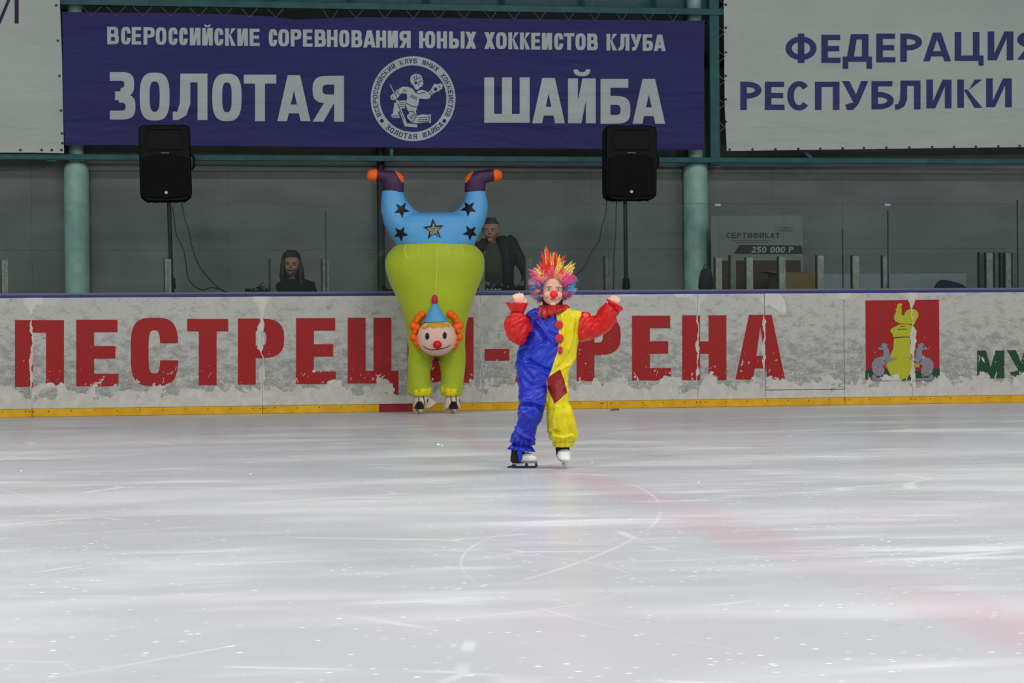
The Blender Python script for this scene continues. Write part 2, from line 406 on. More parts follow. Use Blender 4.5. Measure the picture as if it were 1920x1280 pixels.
q = MB(); q.box((-36, 4.0, FZ), (36, 4.2, 9)); o = q.build('wall_back', mat('upper_wall', '#2a2e2c', 0.9, var=0.3, vscale=0.6)); struct(o)
FARW = mat('far_wall', '#474d4d', 0.8, var=0.1, vscale=0.5)
q = MB(); q.box((-36, -36.2, 0), (36, -36, 9)); struct(q.build('wall_front', FARW))
q = MB(); q.box((-36.2, -36, 0), (-36, 4.2, 9)); struct(q.build('wall_left', FARW))
q = MB(); q.box((36, -36, 0), (36.2, 4.2, 9)); struct(q.build('wall_right', FARW))
q = MB(); q.box((-36, -36, 9), (36, 4.2, 9.2)); struct(q.build('ceiling', mat('ceiling_sheet', '#5b6163', 0.8, var=0.15, vscale=0.5)))
q = MB(); q.box((-36, -36, 3.35), (36, -35.7, 3.75)); struct(q.build('trim_1', GREEN))
q = MB(); q.box((-36, -35.98, -0.05), (36, -31, 0.2)); struct(q.build('floor', CONC))

# ------------------------------------------------------------------ columns, pipes and beams
PALE = mat('pale_green_column', rgb(150, 190, 178), 0.5, 0.4, var=0.18, vscale=5)
def cx_z(px, py, Y): p = PY(px, py, Y); return p.x, p.z
def column(px0, px1, label):
    a = PY(px0, 450, 2.23).x; b = PY(px1, 450, 2.23).x; x = (a+b)/2; r = (b-a)/2
    t = thing('support_column', (x, 2.23, FZ), label, 'column', )
    zc = PY(px0, 303, 2.23).z
    MB().lathe((x, 2.23, FZ), [(0, r), (zc-FZ-0.06, r), (zc-FZ-0.02, r*.86)], 32).build('shaft', PALE, t, smooth=True)
    MB().lathe((x, 2.23, zc-0.02), [(0, r*.62), (5.2-zc, r*.62)], 28).build('upper_shaft', PALE, t, smooth=True)
    MB().lathe((x, 2.23, FZ), [(0, r*1.35), (0.03, r*1.35)], 28).build('base_plate', GREEN, t, smooth=True)
    return t
column(121, 168, 'pale green round steel column at the left, below the corner of the white banner')
column(1283, 1327, 'pale green round steel column right of the right-hand loudspeaker')
def bar(name, a, b, r, label, cat='pipe', Mt=None, sq=True, grp=None, parent=None):
    a = Vector(a); b = Vector(b); q = MB()
    if sq:
        d = (b-a).normalized(); u = d.orthogonal().normalized() if abs(d.z) < .9 else Vector((1, 0, 0)); 
        u = Vector((0, 1, 0)); v = d.cross(u).normalized(); R = []
        for p in (a, b): R.append([p+(u*i+v*j)*r for i, j in ((-1, -1), (1, -1), (1, 1), (-1, 1))])
        q.rings(R)
    else: q.tube([a, b], r, 14)
    o = q.build(name, Mt or GREEN, parent, smooth=not sq, bevel=0.006 if sq else 0)
    if parent is None and label: tag(o, label, cat, grp)
    return o
fr = thing('steel_framework', (0, 2.06, FZ), 'green steel frame of beams and rails that the banners are laced to', 'frame')
p0 = PY(-300, 297, 2.06); p1 = PY(2300, 302, 2.06)
zr = PY(960, 302, 2.06).z
bar('rail', (-9, 2.06, zr+.02), (9.5, 2.06, zr+.02), 0.030, None, parent=fr)
zb0 = PY(700, 8, 2.06).z
q = MB(); zlo = PY(700, 17, 2.06).z; zhi = PY(700, 6, 2.06).z
q.box((-9, 2.03, zlo-.01), (9.5, 2.09, zhi)); q.build('rail', GREEN, fr, bevel=.005)
q = MB(); q.box((-9, 2.3, zhi+.03), (9.5, 2.5, zhi+.25)); q.build('beam', GREEN, fr)
for px in (-30, 115, 220, 515, 660, 803, 945, 1095, 1230, 1420):
    x = PY(px, 5, 2.1).x; bar('strut', (x, 2.14, zhi-.01), (x, 2.3, zhi+.3), 0.02, None, parent=fr)
for px in (1338,):
    x = PY(px, 150, 2.10).x; bar('post', (x, 2.10, zr-.03), (x, 2.10, zhi+.3), 0.055, None, parent=fr)
x = PY(96, 150, 2.10).x; bar('post', (x, 2.10, zr-.03), (x, 2.10, zhi+.3), 0.055, None, parent=fr)
for px in (1308,):
    p = PY(px, 20, 2.25); q = MB(); q.box((p.x-.14, 2.2, zlo-.06), (p.x+.16, 2.4, zhi+.3)); q.build('gusset', GREEN, fr)
p = PY(128, 20, 2.25); q = MB(); q.box((p.x-.14, 2.2, zlo-.03), (p.x+.16, 2.4, zhi+.3)); q.build('gusset', GREEN, fr)
x = PY(733, 290, 2.1).x; bar('strut', (x, 2.06, zr), (x, 2.06, zr+.25), 0.022, None, parent=fr)
pa, pb = PY(1500, 275, 2.1), PY(1526, 303, 2.1); bar('brace', pa, pb, 0.022, None, parent=fr)
bar('pipe', PY(713, 250, 2.2), PY(716, 722, 2.2), 0.042, 'dark vertical pipe behind the inflatable clown costume', 'pipe', mat('dark_steel', '#202426', 0.6), sq=False)

# ------------------------------------------------------------------ banners
def cloth_mat(name, c, var=0.05, worn=None):
    m = bpy.data.materials.new(name); t = NT(m); p = t.pos(); b = t.b
    f = t.noise(t.scalev(p, (.6, 1, 1.4)), 1.5, 4, 0.6); c = rgb(c) if isinstance(c, str) else c
    d = tuple(x*(1-var*2) for x in c[:3])+(1,); l = tuple(x*(1+var) for x in c[:3])+(1,)
    col_ = t.mix(t.ramp(f, .3, .7), d, l)
    sc = t.ramp(t.noise(t.scalev(p, (1, 1, 3.0), (0, 0.4, 0)), 7, 5, .75), 0.70, 0.76)
    col_ = t.mix(t.math('MULTIPLY', sc, 0.5), col_, tuple(x*.35 for x in c[:3])+(1,))
    t.link(col_, b.inputs['Base Color']); b.inputs['Roughness'].default_value = 0.5; b.inputs['Specular IOR Level'].default_value = 0.3
    fold = t.noise(t.scalev(p, (.5, 1, 2.6), (0, -0.35, 0)), 1.3, 3, .5, .6)
    t.bump(t.math('ADD', fold, t.math('MULTIPLY', t.noise(p, 150, 2), 0.02)), 0.35, 0.12)
    MATS[name] = m; return m
BLUEC = cloth_mat('blue_banner_cloth', rgb(34, 31, 104)); GREYPR = cloth_mat('pale_print', rgb(188, 196, 196))
WHITEC = cloth_mat('white_banner_cloth', rgb(186, 194, 188), 0.04); NAVY = cloth_mat('navy_print', rgb(40, 52, 110)); PLUM = cloth_mat('plum_print', rgb(38, 26, 62))
BY = 2.0
def banner(name, outline, Mt, label):
    """outline in picture pixels, clockwise"""
    pts = [PY(x, y, BY) for x, y in outline]
    org = sum(pts, Vector())/len(pts); org.z = min(p.z for p in pts)
    t = thing(name, org, label, 'banner')
    q = MB(); q.prism(pts, (0, 0.012, 0)); q.build('cloth', Mt, t)
    return t
bb = banner('banner', [(117, 22), (220, 24), (330, 24), (440, 27), (510, 31), (560, 37), (600, 35), (680, 32), (800, 33), (1000, 36), (1200, 38), (1290, 39), (1321, 38), (1320, 160), (1319, 281), (1200, 280), (1000, 278), (800, 277), (600, 275), (400, 273), (250, 272), (121, 272), (118, 140)],
            BLUEC, 'long dark blue banner with pale lettering and a round hockey emblem in the middle')
EX = (0, -0.002, 0)
L1 = "ВСЕРОССИЙСКИЕ СОРЕВНОВАНИЯ ЮНЫХ ХОККЕИСТОВ КЛУБА".replace(' ', '')
X1 = [(201,223),(227,245),(247,265),(269,290),(292,312),(316,333),(336,352),(356,376),(379,399),(402,419),(422,442),(445,465),(468,487),
      (504,520),(522,542),(545,565),(568,586),(590,611),(613,633),(636,655),(659,679),(681,704),(705,724),(727,746),(749,770),
      (786,816),(819,838),(842,871),(873,893),(908,928),(930,950),(953,973),(975,994),(996,1013),(1016,1035),(1039,1056),(1057,1077),(1079,1098),(1101,1121),
      (1137,1157),(1159,1180),(1182,1203),(1205,1224),(1226,1248)]
letters([(c, a, b, 50+(a-201)*15/1047, 83+(a-201)*13/1047) for c, (a, b) in zip(L1, X1)], 7.2, 6.0, BY-.002, GREYPR, bb, 3.0)
letters([('З',206,254,135,224),('О',262,318,136,226),('Л',324,389,138,225),('О',398,453,138,227),('Т',457,518,140,227),('А',520,582,141,227),('Я',586,645,142,228),
      ('Ш',908,993,145,230),('А',998,1059,146,231),('Й',1065,1117,147,231),('Б',1126,1182,148,232),('А',1186,1247,148,232)], 18.5, 16.5, BY-.002, GREYPR, bb, 2.9)
# emblem
ECX, ECY = 774.5, 185.0
q = MB()
flat(q, arcstrip(ECX, ECY, 79.5, 79.5, 62.5, 62.5, 0, 2*PI, 2, 64), lambda x, y: PY(x, y, BY-.002), EX)
q.build('emblem_ring', GREYPR, bb)
q = MB()
def arctext(q, s, r0, hgt, a0, a1, inside=False, stem=.22, wd=7.2):
    k = len(s)
    for i, ch in enumerate(s):
        if ch == ' ': continue
        th = math.radians(a0+(a1-a0)*i/(k-1))
        allp = []
        for poly in glyph(ch, stem*1.1, .16, 3):
            pts = []
            for u, v in poly:
                du = (u-.5)*wd; rr = r0+(v-.5)*hgt*(-1 if inside else 1)
                ang = th + (du/r0)*(1 if inside else -1)
                pts.append((ECX+math.cos(ang)*rr, ECY-math.sin(ang)*rr))
            allp.append(pts)
        flat(q, allp, lambda x, y: PY(x, y, BY-.0045), EX)
arctext(q, 'ВСЕРОССИЙСКИЙ КЛУБ ЮНЫХ ХОККЕИСТОВ', 71, 9.0, 205, -25, wd=6.8)
arctext(q, 'ЗОЛОТАЯ ШАЙБА', 71, 9.5, 229, 317, True, wd=7.2)
for x in (716, 833): q.prism([PY(x+3.6*math.cos(a), 226.5+3.6*math.sin(a), BY-.0045) for a in (2*PI*i/14 for i in range(14))], EX)
q.build('ring_lettering', BLUEC, bb)['kind'] = 'stuff'
def E(pts, q, off): q.setdefault(off, []).append([(680+x/6.737, 90+y/6.737) for x, y in pts])
def Ebuild(d, name, m):
    q = MB()
    for off, ps in d.items(): flat(q, ps, lambda x, y: PY(x, y, BY-off), EX)
    o = q.build(name, m, bb); o['kind'] = 'stuff'; return o
q = {}
E([(600,400),(605,365),(630,338),(670,326),(715,332),(745,355),(757,395),(768,415),(755,425),(770,450),(755,470),(750,490),(722,492),(715,510),(690,530),(660,515),(645,480),(615,450),(602,425)], q, .002)
E([(450,520),(500,490),(560,488),(600,500),(640,520),(670,570),(700,540),(740,528),(790,540),(830,562),(862,605),(845,635),(800,645),(715,635),(710,680),(690,745),(672,800),(678,835),(600,840),(575,800),(560,770),(536,690),(560,640),(556,580),(500,570),(480,575)], q, .002)
E([(400,570),(430,520),(490,570),(450,620),(400,660),(355,650),(347,610),(370,585)], q, .002)
E([(850,610),(825,560),(865,525),(880,490),(905,450),(950,460),(985,440),(1012,470),(1000,515),(960,545),(915,560),(885,590)], q, .002)
E([(450,668),(535,660),(535,760),(470,765)], q, .002); E([(400,690),(425,690),(470,770),(440,835),(380,835)], q, .002)
E([(358,845),(375,832),(460,835),(470,880),(370,878)], q, .002)
E([(560,850),(620,800),(665,830),(700,860),(620,940),(590,910),(565,880)], q, .002); E([(700,850),(760,838),(830,845),(828,935),(690,950),(615,945)], q, .002); E([(835,840),(862,838),(862,945),(835,945)], q, .002)
E([(415,655),(440,650),(560,950),(690,965),(688,1002),(530,990)], q, .0045); E([(340,455),(348,455),(410,575),(395,575)], q, .002)
Ebuild(q, 'goalkeeper_print', GREYPR)
q = {}
def EL(pts, wd=8):
    for (x0, y0), (x1, y1) in zip(pts, pts[1:]):
        l = math.hypot(x1-x0, y1-y0) or 1; nx, ny = -(y1-y0)/l*wd/2, (x1-x0)/l*wd/2
        E([(x0+nx, y0+ny), (x1+nx, y1+ny), (x1-nx, y1-ny), (x0-nx, y0-ny)], q, .007)
for l in ([(640,410),(740,365)],[(655,350),(650,390)],[(680,345),(678,380)],[(700,470),(720,420),(755,412)],[(600,610),(690,655)],[(610,590),(690,630)],[(540,690),(620,735),(690,742)],
          [(520,520),(522,560)],[(545,520),(545,560)],[(640,520),(690,575),(790,560)],[(405,560),(430,620)],[(420,540),(470,590)],[(370,610),(385,640)],[(840,560),(880,610)],[(860,540),(895,590)],
          [(700,880),(820,872)],[(700,905),(820,900)],[(700,928),(820,925)],[(590,860),(620,900)],[(610,845),(640,885)],[(630,830),(655,865)],[(460,690),(530,690)],[(460,715),(530,715)],[(460,740),(530,740)],
          [(365,858),(465,855)],[(845,850),(850,930)],[(560,800),(640,800),(680,860),(620,945)],[(545,580),(560,640)],[(440,700),(520,900)],[(960,470),(980,500)]): EL(l)
E([(672+20*math.cos(a), 440+20*math.sin(a)) for a in (2*PI*i/12 for i in range(12))], q, .007); E([(920+22*math.cos(a), 518+22*math.sin(a)) for a in (2*PI*i/12 for i in range(12))], q, .007)
Ebuild(q, 'goalkeeper_lines', BLUEC)

wr = banner('banner', [(1357, -60), (1357, 0), (1358, 90), (1359, 200), (1363, 283), (1500, 281), (1650, 279), (1800, 277), (1960, 275), (2300, 272), (2300, -60)], WHITEC,
            'large white banner at the right with two rows of navy capital letters')
letters([('Ф',1473,1531,63,118),('Е',1540,1576,65,118),('Д',1580,1635,64,129),('Е',1643,1679,63,117),('Р',1688,1729,63,116),('А',1731,1783,61,115),('Ц',1790,1844,60,114),('И',1852,1900,59,113),('Я',1907,1950,58,112)], 12.3, 10, BY-.002, NAVY, wr, 2.05)
letters([('Р',1388,1428,153,206),('Е',1434,1471,153,206),('С',1476,1520,152,207),('П',1528,1574,153,206),('У',1579,1628,152,206),('Б',1634,1676,152,205),('Л',1678,1726,151,205),('И',1737,1784,149,203),('К',1795,1842,149,202),('И',1849,1897,147,201)], 12.3, 10, BY-.002, NAVY, wr, 2.05)
wl = banner('banner', [(-500, -60), (112, -60), (112, 0), (116, 100), (118, 200), (120, 287), (60, 286), (0, 286), (-500, 290)], WHITEC, 'plain white banner at the far left with the end of a plum-coloured word')
letters([('И', -9, 35, -28, 44)], 7.5, 7, BY-.002, PLUM, wl)
# lacing cords
CORD = mat('pale_cord', '#8a8f8a', 0.8); DCORD = mat('dark_cord', '#33302c', 0.8)
q = MB()
for px in [172, 218, 268, 320, 372, 420, 468, 517, 620, 668, 722, 775, 822, 870, 920, 964, 1012, 1066, 1115, 1166, 1216, 1262]:
    yb = 29+(px-170)*11/1100+ (6 if 540 < px < 640 else 0)
    q.tube([PY(px-18, 13, BY+.07), PY(px, yb, BY-.01), PY(px+18, 12, BY+.07)], 0.0028, 5)
for y in (0, 52, 98, 143, 187, 230): q.tube([PY(1360, y+8, BY-.01), PY(1336, y+28, 2.1)], .0028, 5); q.tube([PY(1360, y+8, BY-.01), PY(1336, y-10, 2.1)], .0025, 5)
q.build('lacing_cord', CORD, bb)['kind'] = 'stuff'
def eyelets(pts, par):
    q = MB()
    for px, py in pts: q.lathe(PY(px, py, BY-.006), [(0, .014), (.008, .012)], 10, (0, -1, 0))
    q.build('eyelet', mat('dark_eyelet', '#26241f', 0.5), par)['kind'] = 'stuff'
eyelets([(px, 280.5-(px-1368)*.013) for px in (1368, 1411, 1454, 1497, 1538, 1580, 1620, 1662, 1705, 1748, 1789, 1830, 1872, 1912)]+[(1361, y) for y in (9, 52, 98, 142, 186, 228)], wr)
eyelets([(px, 281) for px in (38, 78, 97, 115)]+[(105+y*.045, y) for y in (10, 76, 142, 207, 250, 268)], wl)
# ================================================================== RINK BOARDS
def peel(t, p):
    """film torn off the board: 1 where bare white shows. Depends on the place on the board only."""
    sx = t.add('ShaderNodeSeparateXYZ'); t.link(p, sx.inputs[0]); x, z = sx.outputs[0], sx.outputs[2]
    n1 = t.noise(t.scalev(p, (1, 1, 1)), 4.2, 5, 0.62, 0.2)
    low = t.ramp(t.math('ADD', z, t.math('MULTIPLY', t.math('SUBTRACT', n1, 0.5), -0.75)), 0.235, 0.25, 1, 0)
    bl = t.ramp(t.noise(t.scalev(p, (1, 1, 1), loc=(3, 0, 1)), 9, 4, .6), 0.69, 0.70)
    blz = t.ramp(z, 0.18, 0.24)
    # flakes, denser towards the bottom
    n2 = t.noise(t.scalev(p, (1.6, 1, 1), (0, .5, 0)), 16, 3, 0.55, 0.6)
    th = t.ramp(z, 0.22, 0.9, 0.635, 0.76)
    fl = t.math('GREATER_THAN', n2, th)
    out = t.math('MAXIMUM', low, fl)
    # torn strips along the panel joints
    wob = t.math('MULTIPLY', t.math('SUBTRACT', t.noise(t.scalev(p, (0.3, 1, 1)), 6, 4, .7), 0.5), 0.10)
    for jx, wd in TEARS:
        d = t.math('ABSOLUTE', t.math('SUBTRACT', t.math('ADD', x, wob), jx))
        ww = t.math('MULTIPLY', t.ramp(t.noise(t.scalev(p, (0.1, 1, 1), loc=(jx, 0, 0)), 4.5, 2), 0.40, 0.62, 0.15, 1.0), wd)
        ww = t.math('ADD', ww, t.ramp(z, 1.0, 1.14, 0, .07))
        out = t.math('MAXIMUM', out, t.math('LESS_THAN', d, ww))
    # white remains of the film glue on the top edge
    n3 = t.noise(t.scalev(p, (0.8, 1, .8), loc=(5, 0, 2)), 2.6, 4, .55)
    top = t.ramp(t.math('ADD', z, t.math('MULTIPLY', t.math('SUBTRACT', n3, 0.5), 0.6)), 1.135, 1.145)
    return out, top, z
BX = lambda px: PY(px, 650, 0).x
TEARS = [(BX(59), .018), (BX(490), .03), (BX(1308), .022), (BX(1433), .018), (BX(1711), .028), (BX(902), .012)]
def board_mat(name, c, film=True):
    m = bpy.data.materials.new(name); t = NT(m); b = t.b; p = t.pos()
    pl, top, z = peel(t, p)
    white = t.mix(t.ramp(t.noise(p, 12, 4, .7), .4, .7), rgb('#c2c1b8'), rgb('#d2d1c8'))
    if c is None:
        sm = t.noise(t.scalev(p, (1, 1, 1.8), (0, .12, 0)), 7.5, 7, .72)
        film_ = t.mix(t.ramp(t.math('SUBTRACT', sm, t.ramp(z, .3, 1.1, -.01, .11)), .38, .58), rgb('#bdbdb6'), rgb('#9a9a95'))
        sc = t.ramp(t.noise(t.scalev(p, (1, 1, 2.6), (0, -.3, 0)), 26, 5, .75), .55, .64)
        sc2 = t.ramp(t.noise(t.scalev(p, (1, 1, 4.5), (0, .35, 0)), 34, 4, .7), .58, .64)
        sc = t.math('MULTIPLY', t.math('MAXIMUM', sc, sc2), t.ramp(z, .25, 1.0, .8, .35))
        film_ = t.mix(sc, film_, rgb('#525451'))
    else:
        c = rgb(c) if isinstance(c, str) else c
        film_ = t.mix(t.ramp(t.noise(t.scalev(p, (1, 1, 2)), 30, 5, .75), .5, .75), c, tuple(x*.72 for x in c[:3])+(1,))
    col_ = t.mix(pl, film_, white)
    if c is None: col_ = t.mix(t.math('MULTIPLY', top, .85), col_, rgb('#c3c2ba'))
    t.link(col_, b.inputs['Base Color']); b.inputs['Roughness'].default_value = .45; b.inputs['Specular IOR Level'].default_value = .35
    t.bump(t.math('MULTIPLY', pl, -1), .3, .002)
    MATS[name] = m; return m
BW = board_mat('scuffed_white_board', None); BR = board_mat('red_film', rgb(158, 22, 24)); BG = board_mat('dark_green_film', rgb(22, 70, 40))
TOPZ = 1.157; KZ = 0.077
rb = thing('rink_board', (0, .05, 0), 'scuffed white rink boards with red lettering, yellow kick strip and blue top rail', 'barrier')
joints = [-14, -9.5]+[BX(x) for x in (-330, 59, 491, 902, 1308, 1434, 1583, 1711, 2110, 2500)]+[14, 24]
for a, b in zip(joints, joints[1:]):
    gate = abs(a-BX(1434)) < .01
    if gate:
        zg = PY(1500, 731, 0).z
        MB().box((a+.003, 0, zg+.006), (b-.003, .03, TOPZ-.02)).build('gate_panel', BW, rb, bevel=.002, seg=1)
        MB().box((a+.002, 0, KZ), (b-.002, .03, zg)).build('panel', BW, rb, bevel=.002, seg=1)
    e = .0014 if min(abs(a-BX(1583)), abs(b-BX(1434))) < .01 else .0007
    if not gate: MB().box((a+e, 0, KZ), (b-e, .03, TOPZ-.02)).build('panel', BW, rb, bevel=.002, seg=1)
MB().box((-14, .032, 0), (24, .10, TOPZ-.03)).build('backing', mat('board_frame_steel', '#2b2e30', .7), rb)
YEL = mat('yellow_kick_plastic', rgb(222, 168, 14), .4, .4, var=.12, vscale=9); RED = mat('red_kick_plastic', rgb(150, 28, 48), .4, .4, var=.1)
ks = [(-14, -9, 0), (-9, BX(59), 0), (BX(59), BX(491), 0), (BX(491), BX(710), 0), (BX(710), BX(772), 1), (BX(772), BX(1137), 0), (BX(1137), BX(1583), 0), (BX(1583), BX(2000), 0), (BX(2000), 24, 0)]
for a, b, c in ks: MB().box((a+.002, -.014, 0.001), (b-.002, .03, KZ-.002)).build('kick_strip', RED if c else YEL, rb, bevel=.003, seg=1)
q = MB()
x = BX(-40)
while x < BX(1960): q.lathe((x, -.014, .055+random.uniform(-.004, .004)), [(0, .006), (.002, .005)], 8, (0, -1, 0)); x += .215
for px in (55, 62, 487, 494, 1129, 1145, 1305, 1312, 1708, 1714): q.lathe((BX(px), -.014, .052), [(0, .007), (.002, .006)], 8, (0, -1, 0))
q.build('screw', mat('dark_screw', '#3a2c10', .5), rb)['kind'] = 'stuff'
BLU = mat('blue_rail_plastic', rgb(36, 40, 130), .4, .5, var=.1, vscale=8)
MB().box((-14, -.006, TOPZ-.02), (24, .12, TOPZ+.004)).build('top_rail', BLU, rb, bevel=.005)
MB().box((-14, .03, TOPZ+.004), (24, .10, TOPZ+.024)).build('glass_sill', mat('grey_sill', '#6a7078', .5, .5), rb, bevel=.003)
def row(y0, y1): return lambda x: y0+(y1-y0)*x/1920
T_, B_ = row(600.5, 586.5), row(725.8, 706)
q = MB(); it = []
for ch, a, b in (('П',28,120),('Е',143,222),('С',245,334),('Т',351,428),('Р',446,533),('Е',555,630),('Ц',652,747),('Ы',764,888),('А',966,1060),('Р',1081,1164),('Е',1185,1258),('Н',1279,1362),('А',1379,1472)):
    it.append((ch, a, b, T_((a+b)/2)-(3 if ch == 'С' else 0), B_((a+b)/2)+(.5 if ch == 'С' else 0)))
for g in it:
    letters([g], 33.5 if g[0] != 'Ы' else 32.5, 23.5, -.0005, BR, rb, 3.4 if g[0] == 'С' else 2.7)
letters([('-', 909, 955, 654, 676)], 10, 10, -.0005, BR, rb)
for g in (('М',1832,1883,657,709),('У',1888,1938,656,708.5)): lab(letters([g], 15, 11, -.0005, BG, rb), 'dark green letter')
for pl in ([(1434,546),(1455,546),(1470,560),(1474,575),(1473,587),(1462,585),(1450,576),(1443,572),(1434,571)], [(45,555),(80,555),(81,570),(74,572),(68,571),(62,579),(58,592),(53,578),(46,570)], [(474,554),(504,554),(500,566),(496,584),(490,600),(486,584),(484,570)], [(1700,546),(1722,546),(1715,556),(1711,572),(1707,561)], [(1572,546),(1600,546),(1592,554),(1582,561),(1574,559)], [(1260,550),(1304,550),(1290,556),(1270,558)], [(1150,552),(1200,551),(1196,555),(1160,556)]):
    flat(MB(), [pl], lambda x, y: PY(x, y, -.0004), (0, -.0008, 0)).build('paint_patch', mat('white_repair_paint', rgb('#d0cfc6'), .5, .3, var=.05, vscale=30), rb)
# coat of arms panel, traced layer on layer
def arms(pts, m, off, nm, sx=6.74, ox=1600, oy=540):
    q = MB()
    flat(q, [[(ox+x/sx, oy+y/sx) for x, y in pl] for pl in pts], lambda x, y: PY(x, y, -off), (0, -.0018, 0))
    o = q.build(nm, m, em)
    if nm.endswith('line'): o['kind'] = 'stuff'
    return o
em = MB().prism([PY(x, y, -.0005) for x, y in ((1622.5, 563), (1760.5, 561.5), (1761.5, 710.5), (1623.5, 711))], (0, -.0022, 0)).build('emblem', BR, rb)
lab(em, 'square coat of arms, yellow bird on a pillar between two grey animals on red')
def ell(cx, cy, a, b, n=20, r=0): return [(cx+a*math.cos(t)*math.cos(r)-b*math.sin(t)*math.sin(r), cy+a*math.cos(t)*math.sin(r)+b*math.sin(t)*math.cos(r)) for t in (2*PI*i/n for i in range(n))]
YG = board_mat('lime_film', rgb(176, 178, 34)); GRY = board_mat('lilac_grey_film', rgb(134, 130, 140)); OCH = board_mat('ochre_film', rgb(190, 140, 50)); INK = board_mat('ink_film', rgb(50, 50, 55))
arms([[(152,1150),(152,1045),(180,1030),(240,1040),(420,1020),(520,1080),(700,1080),(820,1040),(960,1030),(1090,1010),(1092,1145),(640,1165)]], BG, .003, 'grass_print')
arms([[(513,385),(515,340),(545,290),(530,270),(550,245),(555,205),(580,192),(625,200),(605,225),(612,290),(605,330),(640,350),(650,310),(680,275),(735,262),(790,275),(822,315),(820,360),(790,410),(770,460),(690,450),(590,445),(530,420)],
      [(465,545),(480,510),(540,480),(590,455),(690,455),(760,480),(790,530),(770,570),(720,600),(715,700),(725,800),(740,920),(760,1000),(720,1080),(690,1120),(600,1165),(500,1150),(440,1040),(412,970),(450,920),(470,840),(505,760),(512,640),(495,580)]], YG, .0050, 'pillar_print')
arms([[(510,625),(600,612),(715,612),(715,622),(600,624),(512,634)], [(590,480),(650,476),(650,484),(592,488)], [(560,520),(640,512),(690,516),(690,523),(640,520),(562,528)]], INK, .0070, 'pillar_line')
arms([[(760,940),(830,950),(840,1000),(770,1005)]], OCH, .0070, 'ochre_print')
for fx in (0, 1):
    f = (lambda x: x) if not fx else (lambda x: 1245-x)
    body = [[(230,1000),(235,940),(270,890),(330,868),(370,862),(380,800),(370,782),(320,778),(308,765),(350,720),(370,695),(385,690),(400,703),(432,705),(425,735),(445,770),(462,840),(455,880),(545,878),(540,893),(470,925),(430,945),(370,985),(395,1030),(385,1080),(340,1115),(290,1105),(250,1070)], [(232,1110),(260,1085),(300,1130),(470,1140),(480,1170),(240,1165)]]
    arms([[(f(x), y) for x, y in p] for p in body], GRY, .0088, 'animal_print')
    arms([[(f(x), y) for x, y in ell(352, 738, 9, 12)], [(f(x), y) for x, y in [(375,895),(383,893),(420,940),(412,944)]]], INK, .0106, 'animal_line')

# ------------------------------------------------------------------ glass, its posts
def glass_mat():
    m = bpy.data.materials.new('shield_glass'); m.use_nodes = True; nt = m.node_tree; nt.nodes.clear()
    o = nt.nodes.new('ShaderNodeOutputMaterial'); tr = nt.nodes.new('ShaderNodeBsdfTransparent'); gl = nt.nodes.new('ShaderNodeBsdfGlossy'); df = nt.nodes.new('ShaderNodeBsdfDiffuse')
    tr.inputs[0].default_value = (.93, .96, .95, 1); gl.inputs['Roughness'].default_value = .03; gl.inputs[0].default_value = (.9, 1, .98, 1)
    df.inputs[0].default_value = (.42, .48, .48, 1)
    fr_ = nt.nodes.new('ShaderNodeFresnel'); fr_.inputs[0].default_value = 1.45
    a = nt.nodes.new('ShaderNodeMixShader'); b = nt.nodes.new('ShaderNodeMixShader')
    nt.links.new(fr_.outputs[0], a.inputs[0]); nt.links.new(tr.outputs[0], a.inputs[1]); nt.links.new(gl.outputs[0], a.inputs[2])
    b.inputs[0].default_value = .008; nt.links.new(a.outputs[0], b.inputs[1]); nt.links.new(df.outputs[0], b.inputs[2])
    nt.links.new(b.outputs[0], o.inputs[0]); return m
GLASS = glass_mat(); gx = lambda px: PY(px, 450, .06).x
gj = [gx(x) for x in (-620, -300, 9, 315, 611, 905, 1141, 1348, 1470, 1580, 1665, 1908)]
for a, b in zip(gj, gj[1:]):
    MB().box((a+.003, .055, TOPZ+.004), (b-.003, .067, PY(960, 381, .06).z)).build('glass_pane', GLASS, rb, bevel=.001, seg=1)
a = gx(1911); MB().box((a+.003, .055, TOPZ+.004), (a+1.7, .067, PY(960, 381, .06).z)).build('glass_pane', GLASS, rb)
GK = mat('dark_gasket', '#181b1c', .6); PST = mat('scuffed_post_paint', rgb(158, 158, 150), .6, .3, var=.2, vscale=25)
for px, yt in ((1580, 430), (1665, 395), (611, 395), (1908, 375)):
    MB().box((gx(px)-.004, .05, TOPZ+.02), (gx(px)+.004, .07, PY(px, yt, .06).z)).build('gasket', GK, rb)
for px, wpx, yt, c in ((9, 12, 487, 0), (315, 12, 485, 0), (512, 11, 486, 1), (611, 12, 486, 0), (903, 12, 484, 0), (992, 12, 484, 1), (1141, 12, 481, 1), (1348, 12, 483, 0), (1375, 10, 479, 1), (1406, 12, 483, 0), (1467, 12, 482, 0), (1539, 12, 479, 0), (1605, 12, 479.5, 0), (1662, 12, 479.5, 0), (1841, 7, 474, 1), (1856, 12, 474, 0), (1869, 7, 474, 1), (1880, 6, 474, 1), (1891, 10, 474, 0), (1902, 7, 474, 1)):
    yy = .075 if not c else .16
    x0, x1 = PY(px-wpx/2, 500, yy).x, PY(px+wpx/2, 500, yy).x; zt = PY(px, yt, yy).z
    po = MB().box((x0, yy, TOPZ-.02), (x1, yy+.05, zt)).build('glass_post', PST if not c else mat('dark_post_paint', rgb(112, 118, 110), .6, .3, var=.2), rb, bevel=.003)
    MB().box((x0-.012, yy+.005, TOPZ-.02), (x0-.001, yy+.045, zt+.006)).build('post_edge', GK, po)
GLINT = mat('pale_glint', rgb(150, 160, 180), .15, .9)  # pale plates added near the glass top to imitate lamp reflections
